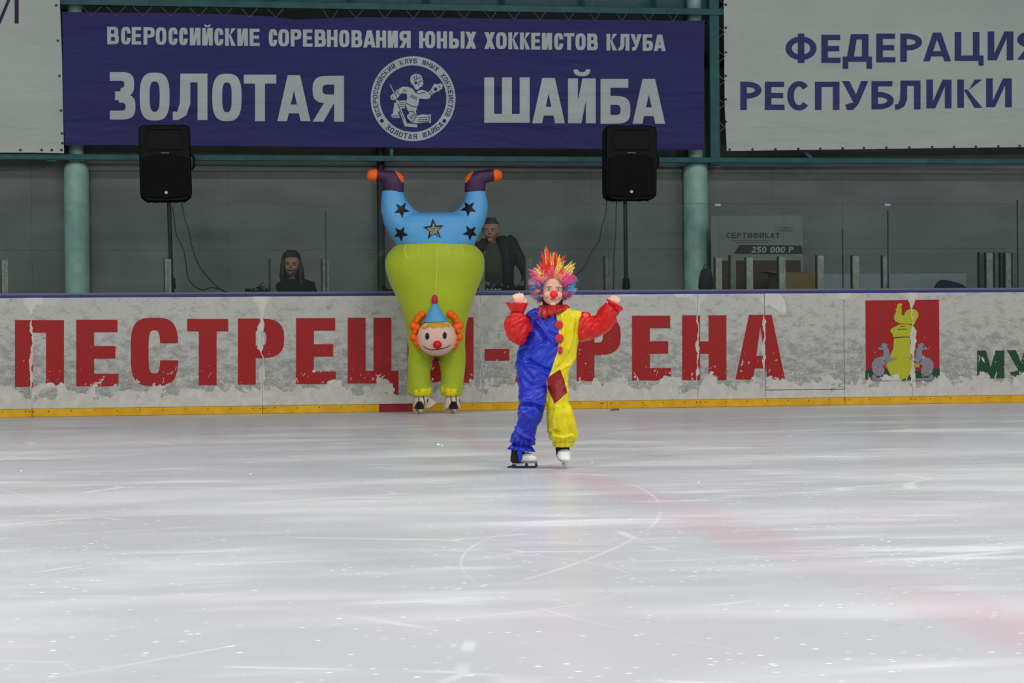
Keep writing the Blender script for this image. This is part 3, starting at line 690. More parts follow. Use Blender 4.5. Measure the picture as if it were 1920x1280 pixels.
for px in (1346, 1664):
    p = PY(px, 384, .05); q = MB(); q.box((p.x-.03, .045, p.z-.012), (p.x+.03, .052, p.z+.012)); q.box((p.x-.03, .07, p.z-.012), (p.x+.03, .076, p.z+.012)); q.build('glass_glint', GLINT, rb, bevel=.002)
# ================================================================== BEHIND THE BOARDS
BLK = mat('black_plastic', '#050506', .65, .2, bump=.2, bscale=200, bdist=.001); GRL = mat('black_grille', '#040405', .8, .2, bump=.6, bscale=400, bdist=.002)
SIL = mat('silver_badge', '#b8bcc0', .3, .8, metal=.6)
def speaker(quad, pole, label_s, label_p, wires):
    """quad: picture corners TL, TR, BR, BL of the front; pole: (x top, y top, x bottom)"""
    Y = .55
    P = [PY(x, y, Y) for x, y in quad]; c = sum(P, Vector())/4; zb = min(p.z for p in P)
    t = thing('loudspeaker', (c.x, Y+.17, zb), label_s, 'speaker', 'pair of loudspeakers')
    def pt(u, v, y=0.0):                      # u across, v up in the front face
        a = P[3].lerp(P[2], u); b = P[0].lerp(P[1], u); q = a.lerp(b, v); return Vector((q.x, q.y+y, q.z))
    out = [(.0, .93), (.03, .985), (.12, 1), (.88, 1), (.97, .985), (1, .93), (1, .55), (1.0, .12), (.98, .05), (.9, .01), (.75, 0), (.25, 0), (.1, .01), (.02, .05), (0, .12), (0, .55)]
    R = [[pt(.5+(u-.5)*k, .5+(v-.5)*k2, y) for u, v in out] for k, k2, y in ((.94, .97, 0), (1, 1, .025), (.97, 1, .2), (.72, .97, .36), (.66, .93, .37))]
    MB().rings(R).build('cabinet', BLK, t, smooth=True, angle=35)
    g = MB(); R = []
    for k, y in ((.86, -.012), (.90, -.004), (.90, .004)): R.append([pt(.5+(u-.5)*k, .33+(v-.33)*k*.98 if v < .6 else .62, y) for u, v in out if v < .56]+[])
    o2 = [(.06, .06), (.5, .035), (.94, .06), (.95, .3), (.94, .56), (.72, .60), (.5, .61), (.28, .60), (.06, .56), (.05, .3)]
    g = MB(); g.rings([[pt(.5+(u-.5)*k, .32+(v-.32)*k, y) for u, v in o2] for k, y in ((.96, -.014), (1, -.006), (1, .01))]); g.build('woofer_grille', GRL, t, smooth=True, angle=30)
    g = MB(); horn = [(.12, .66), (.88, .66), (.9, .8), (.86, .95), (.14, .95), (.1, .8)]
    g.rings([[pt(.5+(u-.5)*k, .8+(v-.8)*k, y) for u, v in horn] for k, y in ((1, -.008), (.92, -.008), (.35, .05))], False, True); g.build('horn', BLK, t, smooth=True, angle=20)
    MB().lathe(pt(.5, .115, -.014), [(0, .016), (.004, .015)], 18, (0, -1, 0)).build('badge', SIL, t, smooth=True)
    MB().box(tuple(pt(.42, .625, -.010)), tuple(pt(.58, .637, .002))).build('name_plate', mat('dull_badge', '#55585a', .4), t)
    hn = MB(); hn.tube([pt(1.0, .62, .10), pt(1.06, .58, .10), pt(1.06, .46, .10), pt(1.0, .42, .10)], .012, 8); hn.tube([pt(.2, 1, .1), pt(.25, 1.04, .1), pt(.7, 1.04, .1), pt(.76, 1, .1)], .001, 6); hn.build('handle', BLK, t, smooth=True)
    for u in (.16, .3, .68, .84): MB().lathe(pt(u, .015, .06), [(0, .014), (.022, .011)], 10, (0, 0, -1)).build('foot', BLK, t)
    # stand
    xt, yt, xb = pole; Yp = Y+.15; a = PY(xt, yt, Yp); b0 = PY(xb, 545, Yp); d = (b0-a); base = a+d*((FZ-a.z)/d.z)
    base = Vector((a.x+(b0.x-a.x)*.5, Yp, FZ)); s = thing('speaker_stand', base, label_p, 'stand', 'speaker stands')
    BM_ = mat('black_steel_tube', '#141617', .4, .5, metal=.3)
    jn = b0+(a-b0)*.12; MB().tube([a-Vector((0, 0, .012)), b0], .021, 14).build('pole', BM_, s, smooth=True)
    MB().tube([b0+Vector((0, 0, .04)), Vector((base.x, base.y, FZ+.10))], .027, 14).build('lower_tube', BM_, s, smooth=True)
    MB().lathe(b0+Vector((0, 0, .02)), [(0, .04), (.03, .045), (.06, .036), (.09, .04), (.11, .028)], 18).build('collar', BLK, s, smooth=True)
    for k in range(3):
        an = 2*PI*k/3+.5; f = Vector((base.x+.42*math.cos(an), base.y+.42*math.sin(an)*.9, FZ+.012)); r = Vector((base.x, base.y, FZ+.55))
        l = MB().tube([r, f], .012, 8).build('leg', BM_, s, smooth=True)
        MB().lathe(f-Vector((0, 0, .012)), [(0, .02), (.035, .016)], 10).build('rubber_foot', BLK, l)
    for lb, pts in wires:
        w_ = MB(); pp = [PY(x, y, Y+.12) for x, y in pts]; w_.tube(catmull(pp, 6), .0055, 7); tag(w_.build('speaker_cable', mat('black_cable', '#0d0e10', .5), smooth=True), lb, 'cable')
    return t
def catmull(P, k=5):
    out = []
    for i in range(len(P)-1):
        p0, p1, p2, p3 = P[max(i-1, 0)], P[i], P[i+1], P[min(i+2, len(P)-1)]
        for j in range(k):
            t = j/k; out.append(.5*((2*p1)+(p2-p0)*t+(2*p0-5*p1+4*p2-p3)*t*t+(3*p1-p0-3*p2+p3)*t**3))
    return out+[P[-1]]
speaker([(259, 234), (356, 233), (361, 377), (263, 378)], (317, 376, 322), 'black loudspeaker on the left pole, in front of the blue banner', 'black pole stand under the left loudspeaker',
        [('black cable hanging close to the left speaker pole', [(323, 388), (326, 404), (331, 440), (343, 466), (348, 490), (352, 518), (364, 536), (381, 543), (397, 539), (420, 545), (437, 551)]),
         ('longer black cable sweeping down and away from the left loudspeaker', [(341, 380), (346, 408), (354, 432), (360, 462), (372, 495), (392, 522), (408, 538), (422, 548), (430, 556)])])
speaker([(1135, 234), (1233, 235), (1232, 375), (1135, 376)], (1172, 376, 1174), 'black loudspeaker on a tall pole at the right, beside the pale green column', 'black pole stand under the right loudspeaker',
        [('black cable sagging left from the right loudspeaker towards the child', [(1137, 376), (1136, 400), (1128, 425), (1124, 450), (1108, 474), (1098, 497), (1083, 513), (1060, 530), (1040, 552)]),
         ('black cable hanging straight down beside the right speaker pole', [(1156, 378), (1155, 410), (1154, 440), (1151, 480), (1151, 520), (1149, 556)])])
w_ = MB()
for pts, r in (([(714, 536), (719, 543), (723, 549), (727, 551)], .007), ([(717, 535), (726, 542), (736, 547), (744, 549)], .007), ([(722, 549), (730, 543.5), (744, 545), (756, 549)], .006)):
    w_.tube(catmull([Vector((v.x, v.y, max(v.z, TOPZ+.032))) for v in (PY(x, y, .065) for x, y in pts)], 4), r, 6)
tag(w_.build('power_cable', MATS['black_cable'], smooth=True), 'loops of black cable on the rail beside the inflatable costume', 'cable')

# table behind the boards that carries the sound equipment
WOOD = mat('grey_laminate', '#3f4347', .6, var=.1)
def table(px0, px1, lb, Y0=.28, Y1=.62, zt=1.12):
    a, b = PY(px0, 550, Y0).x, PY(px1, 550, Y0).x
    t = thing('table', ((a+b)/2, (Y0+Y1)/2, FZ), lb, 'table')
    MB().box((a, Y0, zt-.03), (b, Y1, zt)).build('tabletop', WOOD, t, bevel=.004)
    for x in (a+.04, b-.04):
        for y in (Y0+.04, Y1-.04): MB().box((x-.018, y-.018, FZ), (x+.018, y+.018, zt-.03)).build('leg', mat('table_leg_steel', '#303336', .5), t)
    return zt
table(440, 650, 'narrow dark table behind the boards in front of the laughing woman')
table(850, 1062, 'narrow dark table behind the boards in front of the man')
def console(name, px0, px1, ytop, label, knobs, Y0=.32, Y1=.58, h=None):
    a, b = PY(px0, 545, Y0).x, PY(px1, 545, Y0).x; zt = PY((px0+px1)/2, ytop, Y0).z; z0 = 1.12
    t = thing(name, ((a+b)/2, (Y0+Y1)/2, z0), label, 'mixer')
    q = MB(); q.prism([Vector((a, Y0, z0)), Vector((a, Y0, zt-.02)), Vector((a, Y1, zt+.015)), Vector((a, Y1, z0))], (b-a, 0, 0)); q.build('case', BLK, t, bevel=.006)
    r_ = random.Random(int(px0))
    for i in range(knobs):
        x = a+(b-a)*(.08+.84*i/(knobs-1)); y = Y0+.06+.12*(i % 2); z = zt-.02+.035*(y-Y0)/(Y1-Y0)
        MB().lathe((x, y, z), [(0, .009), (.018, .007)], 10).build('knob', mat('grey_knob', '#8c9294', .4) if i % 3 else BLK, t, smooth=True)
    return t, a, b, zt, Y0, Y1
t, a, b, zt, y0, y1 = console('mixing_console', 886, 1000, 536, 'long black mixing console in front of the man', 14)
q = MB()
for i in range(16):
    x = a+(b-a)*(.22+.016*i); q.box((x, y0-.002, zt-.045+.004*(i % 3)), (x+.008, y0, zt-.035+.004*(i*7 % 4)))
q.build('front_print', SIL, t)['kind'] = 'stuff'
t, a, b, zt, y0, y1 = console('mixing_console', 461, 508, 542, 'small black sound mixer with cables at the elbow of the laughing woman', 6)
q = MB(); q.tube(catmull([Vector((a+.10, y0+.1, zt)), Vector((a+.14, y0+.1, zt+.04)), PY(494, 529, y0+.1)], 4), .005, 6); q.tube([PY(480, 539, y0+.1), PY(497, 537, y0+.1)], .006, 6); q.build('cable', MATS['black_cable'], t)
p = PY(514, 545, .4); c = thing('paper', (p.x, .42, 1.12), 'crumpled white paper beside the small black mixer', 'paper')
q = MB(); q.lathe((p.x, .42, 1.12), [(0, .022), (.08, .03), (.082, .026)], 12); q.build('cup', mat('white_paper', '#c9ccca', .7), c, smooth=True)
q = MB(); q.prism([PY(512, 541, .40), PY(503, 528, .40), PY(505, 527, .40), PY(515, 541, .40)], (0, .004, 0)); q.build('strip', MATS['white_paper'], c)

# certificate placard and the things stored at the right
CRD = mat('placard_card', rgb(112, 120, 116), .6, var=.05); CBL = mat('placard_black', '#0c0e10', .6); CPR = mat('placard_print', rgb(40, 46, 46), .6); CRW = mat('placard_white', rgb(150, 156, 154), .6); MAR = mat('maroon_card', rgb(50, 17, 22), .6)
CYY = 1.9
P4 = [PY(x, y, CYY) for x, y in ((1333, 404), (1505, 404), (1505, 545), (1333, 545))]; zb = 0.62
ce = thing('certificate_placard', ((P4[0].x+P4[1].x)/2, CYY, FZ), 'big pale certificate placard with a black price strip and maroon lower half', 'placard')
MB().box((P4[0].x, CYY, zb), (P4[1].x, CYY+.01, P4[0].z)).build('card', CRD, ce)
q = MB(); x0 = PY(1338, 490, CYY).x; x1 = PY(1501, 490, CYY).x; q.box((x0, CYY-.003, zb+.03), (x1, CYY, PY(1400, 488, CYY).z)); q.build('lower_field', MAR, ce)
q = MB(); q.prism([PY(x, y, CYY-.001) for x, y in ((1386, 459), (1503, 460), (1505, 476), (1376, 476))], EX); q.build('price_strip', CBL, ce)
q = MB(); xs = 1409; it = []
for ch in '250 000 Р':
    if ch != ' ': it.append((ch, xs, xs+8.3, 462.5, 473.5))
    xs += 9.6 if ch != ' ' else 6
letters(it, 2.5, 2.2, CYY-.004, CRW, ce, 2.3, .15, name='price_lettering', joined=True)
q = MB(); xs = 1362; it = []
for ch in 'СЕРТИФИКАТ':
    w1 = 8 if ch != 'Ф' else 11; it.append((ch, xs, xs+w1, 436, 446.5)); xs += w1+1.9
letters(it, 2.1, 1.8, CYY-.001, CPR, ce, 2.3, name='heading_lettering', joined=True)
q = MB()
for x0_, x1_, y in ((1376, 1444, 451), (1380, 1440, 454.5), (1459, 1482, 426), (1459, 1488, 429.5), (1459, 1486, 433), (1454, 1456, 425), (1454, 1456, 429), (1454, 1456, 433)):
    q.prism([PY(x0_, y-.6, CYY-.001), PY(x1_, y-.6, CYY-.001), PY(x1_, y+.6, CYY-.001), PY(x0_, y+.6, CYY-.001)], EX)
q.build('small_print', CPR, ce)['kind'] = 'stuff'
for s_ in (.25, .75):
    x = P4[0].x+(P4[1].x-P4[0].x)*s_
    MB().tube([(x, CYY+.015, 1.9), (x, CYY+.35, FZ)], .012, 8).build('leg', GK, ce)
    MB().tube([(x, CYY+.015, zb+.1), (x, CYY+.015, FZ)], .012, 8).build('leg', GK, ce)
# open carton
KR = mat('brown_card', rgb(112, 98, 58), .8, var=.1)
q0 = [PY(x, y, 1.25) for x, y in ((1455, 545), (1533, 545), (1533, 511), (1443, 509))]
xa, xb = PY(1458, 545, 1.25).x, PY(1533, 545, 1.25).x; zt = PY(1500, 512, 1.25).z; zc = FZ+.55
bx = thing('cardboard_box', ((xa+xb)/2, 1.4, zc), 'open brown cardboard box with a flap folded left, in front of the maroon placard', 'box')
q = MB()
for a_, b_ in (((xa, 1.25, zc), (xb, 1.262, zt)), ((xa, 1.25, zc), (xa+.012, 1.6, zt)), ((xb-.012, 1.25, zc), (xb, 1.6, zt)), ((xa, 1.588, zc), (xb, 1.6, zt)), ((xa, 1.25, zc), (xb, 1.6, zc+.01))): q.box(a_, b_)
q.build('carton', KR, bx)
MB().prism([Vector((xa, 1.25, zt)), Vector((xa, 1.6, zt)), Vector((xa-.12, 1.6, zt+.02)), Vector((xa-.12, 1.25, zt+.02))], (0, 0, .006)).build('flap', KR, bx)
MB().prism([Vector((xa, 1.6, zt)), Vector((xb, 1.6, zt)), Vector((xb, 1.68, zt+.02)), Vector((xa, 1.68, zt+.02))], (0, 0, .006)).build('flap', KR, bx)
sh = thing('side_table', ((xa+xb)/2, 1.42, FZ), 'plain dark side table under the open cardboard box', 'table')
MB().box((xa-.15, 1.2, zc-.03), (xb+.05, 1.65, zc)).build('tabletop', WOOD, sh)
for x in (xa-.1, xb): [MB().box((x-.015, y-.015, FZ), (x+.015, y+.015, zc-.03)).build('leg', MATS['table_leg_steel'], sh) for y in (1.25, 1.6)]
# low white bench cupboard
xa, xb = PY(1545, 530, 1.2).x, PY(1812, 530, 1.2).x; zt = PY(1700, 513, 1.2).z
bn = thing('low_cabinet', ((xa+xb)/2, 1.4, FZ), 'long low pale blue-grey cabinet behind the glass at the right', 'cabinet')
MB().box((xa, 1.2, FZ), (xb, 1.6, zt)).build('body', mat('pale_cabinet_paint', rgb(128, 138, 144), .5, .4, var=.05), bn, bevel=.006)
for i in range(4):
    u0 = xa+(xb-xa)*i/4+.01; u1 = xa+(xb-xa)*(i+1)/4-.01; d = MB().box((u0, 1.19, FZ+.06), (u1, 1.2, zt-.22)).build('door', MATS['pale_cabinet_paint'], bn)
    MB().box((u1-.05, 1.17, .75), (u1-.035, 1.19, .9)).build('handle', SIL, d)
# dark cloth on the rail
q = MB()
xa, xb = PY(1757, 540, .06).x, PY(1811, 540, .13).x; n_ = 16
R = []
for i in range(n_+1):
    u = i/n_; hh = .11*(math.sin(PI*min(u*1.6, 1)**.7)*.25+.75)*math.sin(PI*u)**.35*(1-.35*u); x = xa+(xb-xa)*u; R.append([Vector((x, .13+.035*math.cos(t_), TOPZ+.026+max(0, hh*(math.sin(t_)+nz((x*9, 0, t_), 1)*.2)))) for t_ in (2*PI*k/14 for k in range(14))])
q.rings(R); tag(q.build('cloth', mat('dark_violet_cloth', rgb(34, 30, 72), .8, bump=.5, bscale=30), smooth=True), 'crumpled dark violet cloth lying on the board top at the right', 'cloth')
# chair/bag clutter left of the placard
p = PY(1318, 520, 1.0); t = thing('backpack', (p.x, 1.2, FZ), 'dark bag standing in shade left of the certificate placard', 'bag')
q = MB(); loft(q, [((1311, 548), (1336, 548), .10), ((1309, 535), (1338, 535), .12), ((1311, 520), (1337, 520), .11), ((1314, 508), (1334, 508), .07), ((1318, 503), (1330, 503), .03)], PY, 1.0, 16, 2.6); q.build('body', mat('dark_bag_cloth', '#20242a', .8), t, smooth=True, angle=50)
MB().tube(catmull([PY(1319, 505, 1.0), PY(1321, 497, 1.0), PY(1328, 497, 1.0), PY(1330, 505, 1.0)], 4), .006, 6).build('handle', MATS['dark_bag_cloth'], t)

zs_ = PY(1323, 549, 1.0).z-.012
st = thing('stool', (p.x, 1.0, FZ), 'tall dark stool under the bag beside the placard', 'stool')
MB().lathe((p.x, 1.0, zs_-.03), [(0, .13), (.03, .13)], 20).build('seat', WOOD, st, smooth=True)
for i, j in ((-1, -1), (1, -1), (-1, 1), (1, 1)): MB().tube([(p.x+i*.08, 1+j*.08, zs_-.03), (p.x+i*.14, 1+j*.14, FZ)], .01, 8).build('leg', MATS['table_leg_steel'], st)
# ================================================================== INFLATABLE UPSIDE-DOWN CLOWN COSTUME (a person inside)
IY = -.55
LIME = mat('lime_nylon', rgb(168, 186, 22), .5, .4, var=.05, vscale=3, bump=.15, bscale=14, bdist=.01, sheen=.2); SKYB = mat('sky_blue_nylon', rgb(86, 160, 214), .5, .4, var=.04, vscale=3, bump=.15, bscale=14, bdist=.01)
PUR = mat('purple_nylon', rgb(58, 20, 66), .6, .3, bump=.15, bscale=16, bdist=.01); ORG = mat('orange_nylon', rgb(250, 104, 14), .55, .3); BLKN = mat('black_print_nylon', '#0d0e12', .5, .3); PINKF = mat('pink_skin_nylon', rgb(226, 186, 170), .6, .3)
REDN = mat('red_nylon', rgb(206, 20, 26), .5, .3); MAG = mat('magenta_nylon', rgb(190, 22, 74), .5, .3); OCHN = mat('ochre_nylon', rgb(204, 150, 26), .6); YELN = mat('yellow_nylon', rgb(226, 210, 20), .5, .3); PALEG = mat('pale_glove_cloth', rgb(206, 188, 172), .7, bump=.3, bscale=40)
pf = PY(818, 773, IY)
ic = thing('person', (pf.x, IY, 0), 'person on skates hidden in a tall lime inflatable upside-down clown costume', 'person')
mb = MB()
loft(mb, [((766, 656), (871, 656), .17), ((764, 636), (872, 636), .21), ((762, 615), (873, 615), .235), ((757, 597), (875, 603), .25), ((750, 575), (882, 578), .265), ((741, 550), (890, 553), .28), ((729, 527), (901, 527), .29), ((722.5, 505), (908, 505), .30), ((722, 487), (909, 487), .30), ((728, 473), (904, 474), .29), ((742, 459), (889, 460), .26), ((752, 455), (880, 456), .24)], PY, IY, 36, 2.25, back=Vector((0, 1, 0)))
loft(mb, [((765, 742), (808, 742), .105), ((763, 728), (809, 728), .12), ((765, 705), (806, 708), .12), ((765, 680), (808, 684), .125), ((766, 655), (818, 655), .14), ((770, 640), (815, 640), .14)], PY, IY, 24, 2.2, back=Vector((0, 1, 0)))
loft(mb, [((826, 742), (865, 742), .105), ((826, 728), (867, 728), .12), ((828, 705), (870, 706), .12), ((824, 684), (872, 680), .125), ((816, 655), (872, 655), .14), ((818, 640), (870, 640), .14)], PY, IY, 24, 2.2, back=Vector((0, 1, 0)))
me = fuse(mb, .016, 6)
ridge = [(759, 1), (784, .7), (817, 1.3), (844, .7), (868, .8)]
def dI(co, n):
    px, py = proj(co); d = 0
    if 456 < py < 520:
        for rx, s in ridge: d += .006*s*math.exp(-((px-rx-(py-456)*(rx-817)*.002)/2.2)**2)*(1-(py-456)/64)
    if 520 <= py < 560: d += .006*math.exp(-((px-817)/1.8)**2)
    if 690 < py < 740: d += .004*math.sin(py*.9+px*.12)*max(0, (py-700)/40)
    d += .006*nz(co, 6)
    return d
displace(me, dI)
bodyI = finish(me, 'body_suit', LIME, ic)
mb = MB()
Yv = Vector((0, 1, 0))
loft(mb, [((744, 462), (887, 463), .245), ((738, 452), (893, 452), .25), ((728, 436), (900, 436), .25), ((721, 422), (907, 422), .24), ((726, 406), (903, 406), .20), ((745, 401), (885, 401), .15), ((770, 399), (862, 398), .08)], PY, IY, 36, 2.3, back=Yv)
loft(mb, [((717, 357), (757, 357), .10), ((716, 366), (757, 364), .105), ((714, 384), (764, 378), .12), ((715, 399), (775, 390), .14), ((720, 420), (790, 402), .17), ((735, 440), (800, 420), .18)], PY, IY, 26, 2.2, back=Yv)
loft(mb, [((873, 357), (910, 357), .10), ((873, 364), (911, 366), .105), ((869, 378), (914, 384), .12), ((860, 390), (914, 399), .14), ((845, 402), (908, 420), .17), ((835, 420), (893, 440), .18)], PY, IY, 26, 2.2, back=Yv)
me = fuse(mb, .014, 7)
displace(me, lambda co, n: .007*nz(co, 5, 4)+.003*nz(co, 16, 9))
trI = finish(me, 'trousers', SKYB, ic)
def bvh_of(o, parent):
    me = o.data; org = Vector(parent['_org']); return BVHTree.FromPolygons([v.co+org for v in me.vertices], [tuple(p.vertices) for p in me.polygons])
def hit(bv, px, py, off):
    r = ray(px, py).normalized(); h = bv.ray_cast(CAM, r)
    return (h[0]-r*off) if h[0] is not None else None
def drape(q, pts, bv, off, c=None, sub=5):
    """flat patch following the cloth: fan of pts around c, each triangle subdivided"""
    c = c or (sum(p[0] for p in pts)/len(pts), sum(p[1] for p in pts)/len(pts)); n = len(pts); rings_ = []
    last = None
    for k in range(1, sub+1):
        f = k/sub; row_ = []
        dense = []
        for i in range(n):
            a, b = pts[i], pts[(i+1) % n]
            for j in range(3): dense.append((a[0]+(b[0]-a[0])*j/3, a[1]+(b[1]-a[1])*j/3))
        for x, y in dense:
            X, Y_ = c[0]+(x-c[0])*f, c[1]+(y-c[1])*f; h = hit(bv, X, Y_, off)
            row_.append(h if h is not None else PY(X, Y_, IY-.2))
        rings_.append(row_)
    h = hit(bv, c[0], c[1], off); ci = q.v(h if h is not None else PY(c[0], c[1], IY-.2))
    I = [[q.v(p) for p in r] for r in rings_]; m = len(I[0])
    for k in range(m): q.f((ci, I[0][k], I[0][(k+1) % m]))
    for a, b in zip(I, I[1:]):
        for k in range(m): q.f((a[k], b[k], b[(k+1) % m], a[(k+1) % m]))
    return q
bvT = bvh_of(trI, ic); bvB = bvh_of(bodyI, ic)
def star(cx, cy, r, rot=0, inn=.42): return [(cx+(r if i % 2 == 0 else r*inn)*math.sin(rot+PI*i/5), cy-(r if i % 2 == 0 else r*inn)*math.cos(rot+PI*i/5)) for i in range(10)]
for cx, cy, r, ro in ((753, 393, 15.5, PI-.1), (878.5, 390.5, 16, PI+.1), (751, 438, 15.5, PI-.12), (882, 436, 15.5, PI+.1)):
    drape(MB(), star(cx, cy, r, ro), bvT, .004, sub=3).build('star', BLKN, trI, smooth=True)
WIN = mat('clear_foil', rgb(120, 120, 100), .18, .9, metal=.55, bump=1.0, bscale=26, bdist=.03)
s1 = drape(MB(), star(813, 430, 21, -.08), bvT, .004, sub=3).build('star', BLKN, trI, smooth=True)
drape(MB(), star(813.5, 431, 15, -.08), bvT, .007, sub=3).build('clear_window', WIN, trI, smooth=True)
drape(MB(), [(818.5+4.4*math.cos(a), 674+3.4*math.sin(a)) for a in (2*PI*i/14 for i in range(14))], bvB, .006, sub=2).build('button', BLKN, bodyI)
SEAM_ = mat('pale_lime_seam', rgb(206, 214, 96), .5)
for pts in ([(817, 458), (818.5, 480), (819, 505), (818, 530), (817, 553)], [(760, 461), (758, 470), (762, 480), (765, 488)], [(784, 459), (783.5, 476)], [(839, 459), (841, 476)], [(864, 460), (868, 470), (868, 480)], [(783, 661), (788, 667), (792, 660)], [(846, 661), (851, 666), (857, 659)]):
    q = MB(); pp = catmull([Vector((x, y, 0)) for x, y in pts], 4); hh_ = [hit(bvB, p.x, p.y, .001) for p in pp]; q.tube([h for h in hh_ if h is not None], .0035, 6); q.build('seam', SEAM_, bodyI, smooth=True)
# shoes: purple with an orange heel
SHOE = bpy.data.materials.new('purple_orange_nylon'); t = NT(SHOE); a = t.add('ShaderNodeAttribute'); a.attribute_name = 'heel'
t.link(t.mix(t.ramp(a.outputs['Fac'], -.004, .004), rgb(58, 20, 66), rgb(250, 104, 14)), t.b.inputs['Base Color']); t.b.inputs['Roughness'].default_value = .55
for side in (0, 1):
    f = (lambda x: x) if not side else (lambda x: 1629-x)
    q = MB(); g = lambda a, b: (a, b) if not side else (b, a)
    def S(xa, ya, xb, yb, th): 
        A, B = (f(xa), ya), (f(xb), yb); return (A, B, th) if not side else (B, A, th)
    loft(q, [S(720, 361, 757, 361, .095), S(719.5, 357, 757.5, 357, .10), S(718, 345, 757, 345, .105), S(713, 332, 757.5, 333, .10), S(710, 323, 750, 325, .085), S(716, 319, 742, 321, .05)], PY, IY, 24, 2.4, back=Yv)
    loft(q, [S(740, 325, 738, 352, .085), S(725, 319, 722, 346, .095), S(710, 316, 707, 340, .085), S(700, 317, 699, 338, .075), S(693, 319, 692, 336, .06), S(690, 323, 689, 332, .03)], PY, IY, 22, 2.2, back=Yv)
    me = fuse(q, .008, 4); displace(me, lambda co, n: .004*nz(co, 12, 3)); at = me.attributes.new('heel', 'FLOAT', 'POINT')
    hv = []
    for v in me.vertices:
        x, y = proj(v.co); x = f(x); hv.append((x-y*.62-541.5)/100 if y < 343 else -.1)
    at.data.foreach_set('value', hv); sh_ = finish(me, 'shoe', SHOE, ic)
    loft(MB(), [S(706, 316.5, 704, 340.5, .085), S(698, 317, 697, 339, .08), S(692, 319, 691, 337.5, .066), S(688.5, 323, 688, 333, .035)], PY, IY, 22, 2.2, back=Yv).build('toe_cap', ORG, sh_, smooth=True)
# clown face cushion on the belly
FY = IY-.30
q = MB(); loft(q, [((808, 600), (830, 600), .04), ((795, 606), (843, 606), .09), ((786, 616), (852, 616), .115), ((782, 630), (856, 630), .125), ((783, 642), (855, 642), .12), ((789, 654), (849, 654), .10), ((800, 663), (838, 663), .07), ((812, 667), (826, 667), .03)], PY, FY, 36, 2.1, back=Yv)
face = q.build('clown_face', PINKF, ic, smooth=True); bvF = bvh_of(face, ic)
def ellp(cx, cy, a, b, n=16): return [(cx+a*math.cos(2*PI*i/n), cy+b*math.sin(2*PI*i/n)) for i in range(n)]
WHN = mat('white_nylon', '#d8d6d0', .6)
for cx, cy in ((801, 630), (834, 628.5)):
    e = drape(MB(), ellp(cx, cy, 4.9, 7.6), bvF, .004, sub=2).build('eye', WHN, face); drape(MB(), ellp(cx, cy, 3.9, 6.6), bvF, .008, sub=2).build('eye_pupil', BLKN, face)
h = hit(bvF, 820, 646, .01); MB().sphere(h, (.042, .035, .038), 20, 12).build('nose', REDN, face, smooth=True)
mp = catmull([Vector((x, y, 0)) for x, y in ((794, 648.5), (799, 652.5), (806, 655), (813, 655.5), (820, 654.8), (828, 653.5), (835, 652), (840, 649.5), (843.5, 646))], 3)
MB().tube([hit(bvF, p.x, p.y, .002) or PY(p.x, p.y, FY-.1) for p in mp], .0035, 6).build('mouth', BLKN, face, smooth=True)
fr2 = [(791, 616), (794, 604), (805, 600.5), (819, 599.5), (832, 600.5), (841, 604), (844, 614), (838, 611), (830, 615.5), (822, 612), (814, 615.5), (806, 612), (798, 616)]
drape(MB(), fr2, bvF, .005, (819, 607), 3).build('fringe', OCHN, face, smooth=True)
q = MB(); R = []
for (xa, ya), (xb, yb), th in (((793, 604), (840, 602.5), .105), ((797, 596), (836, 595), .09), ((803, 585), (828.5, 584.5), .06), ((809, 573), (821.5, 573), .03), ((813, 567), (817, 567), .012)): R.append(((xa, ya), (xb, yb), th))
loft(q, R, PY, FY+.02, 28, 2, back=Yv); hat = q.build('cone_hat', SKYB, ic, smooth=True, angle=60)
p = PY(815, 562.5, FY+.02); MB().sphere(p, (.030, .028, .052), 16, 10).build('hat_pompom', MAG, hat, smooth=True)
for side, blobs in ((0, [(790, 590, 8), (783, 597, 7), (780, 602, 6), (774, 611, 8), (781, 614, 8), (777, 623, 5), (775, 633, 7.5), (782, 635, 8), (781, 645, 6.5), (786, 651, 5)]), (1, [(845, 589, 9), (852, 595, 7), (856, 602, 6.5), (862, 611, 8), (855, 614, 8), (859, 622, 5.5), (861, 632, 7.5), (854, 634, 8), (855, 644, 6.5), (851, 651, 5)])):
    q = MB()
    for x, y, r in blobs: q.sphere(PY(x, y, FY+.06), (r*.92/190, .055, r*.92/190), 16, 10)
    me = fuse(q, .006, 1); finish(me, 'side_hair', ORG, face)
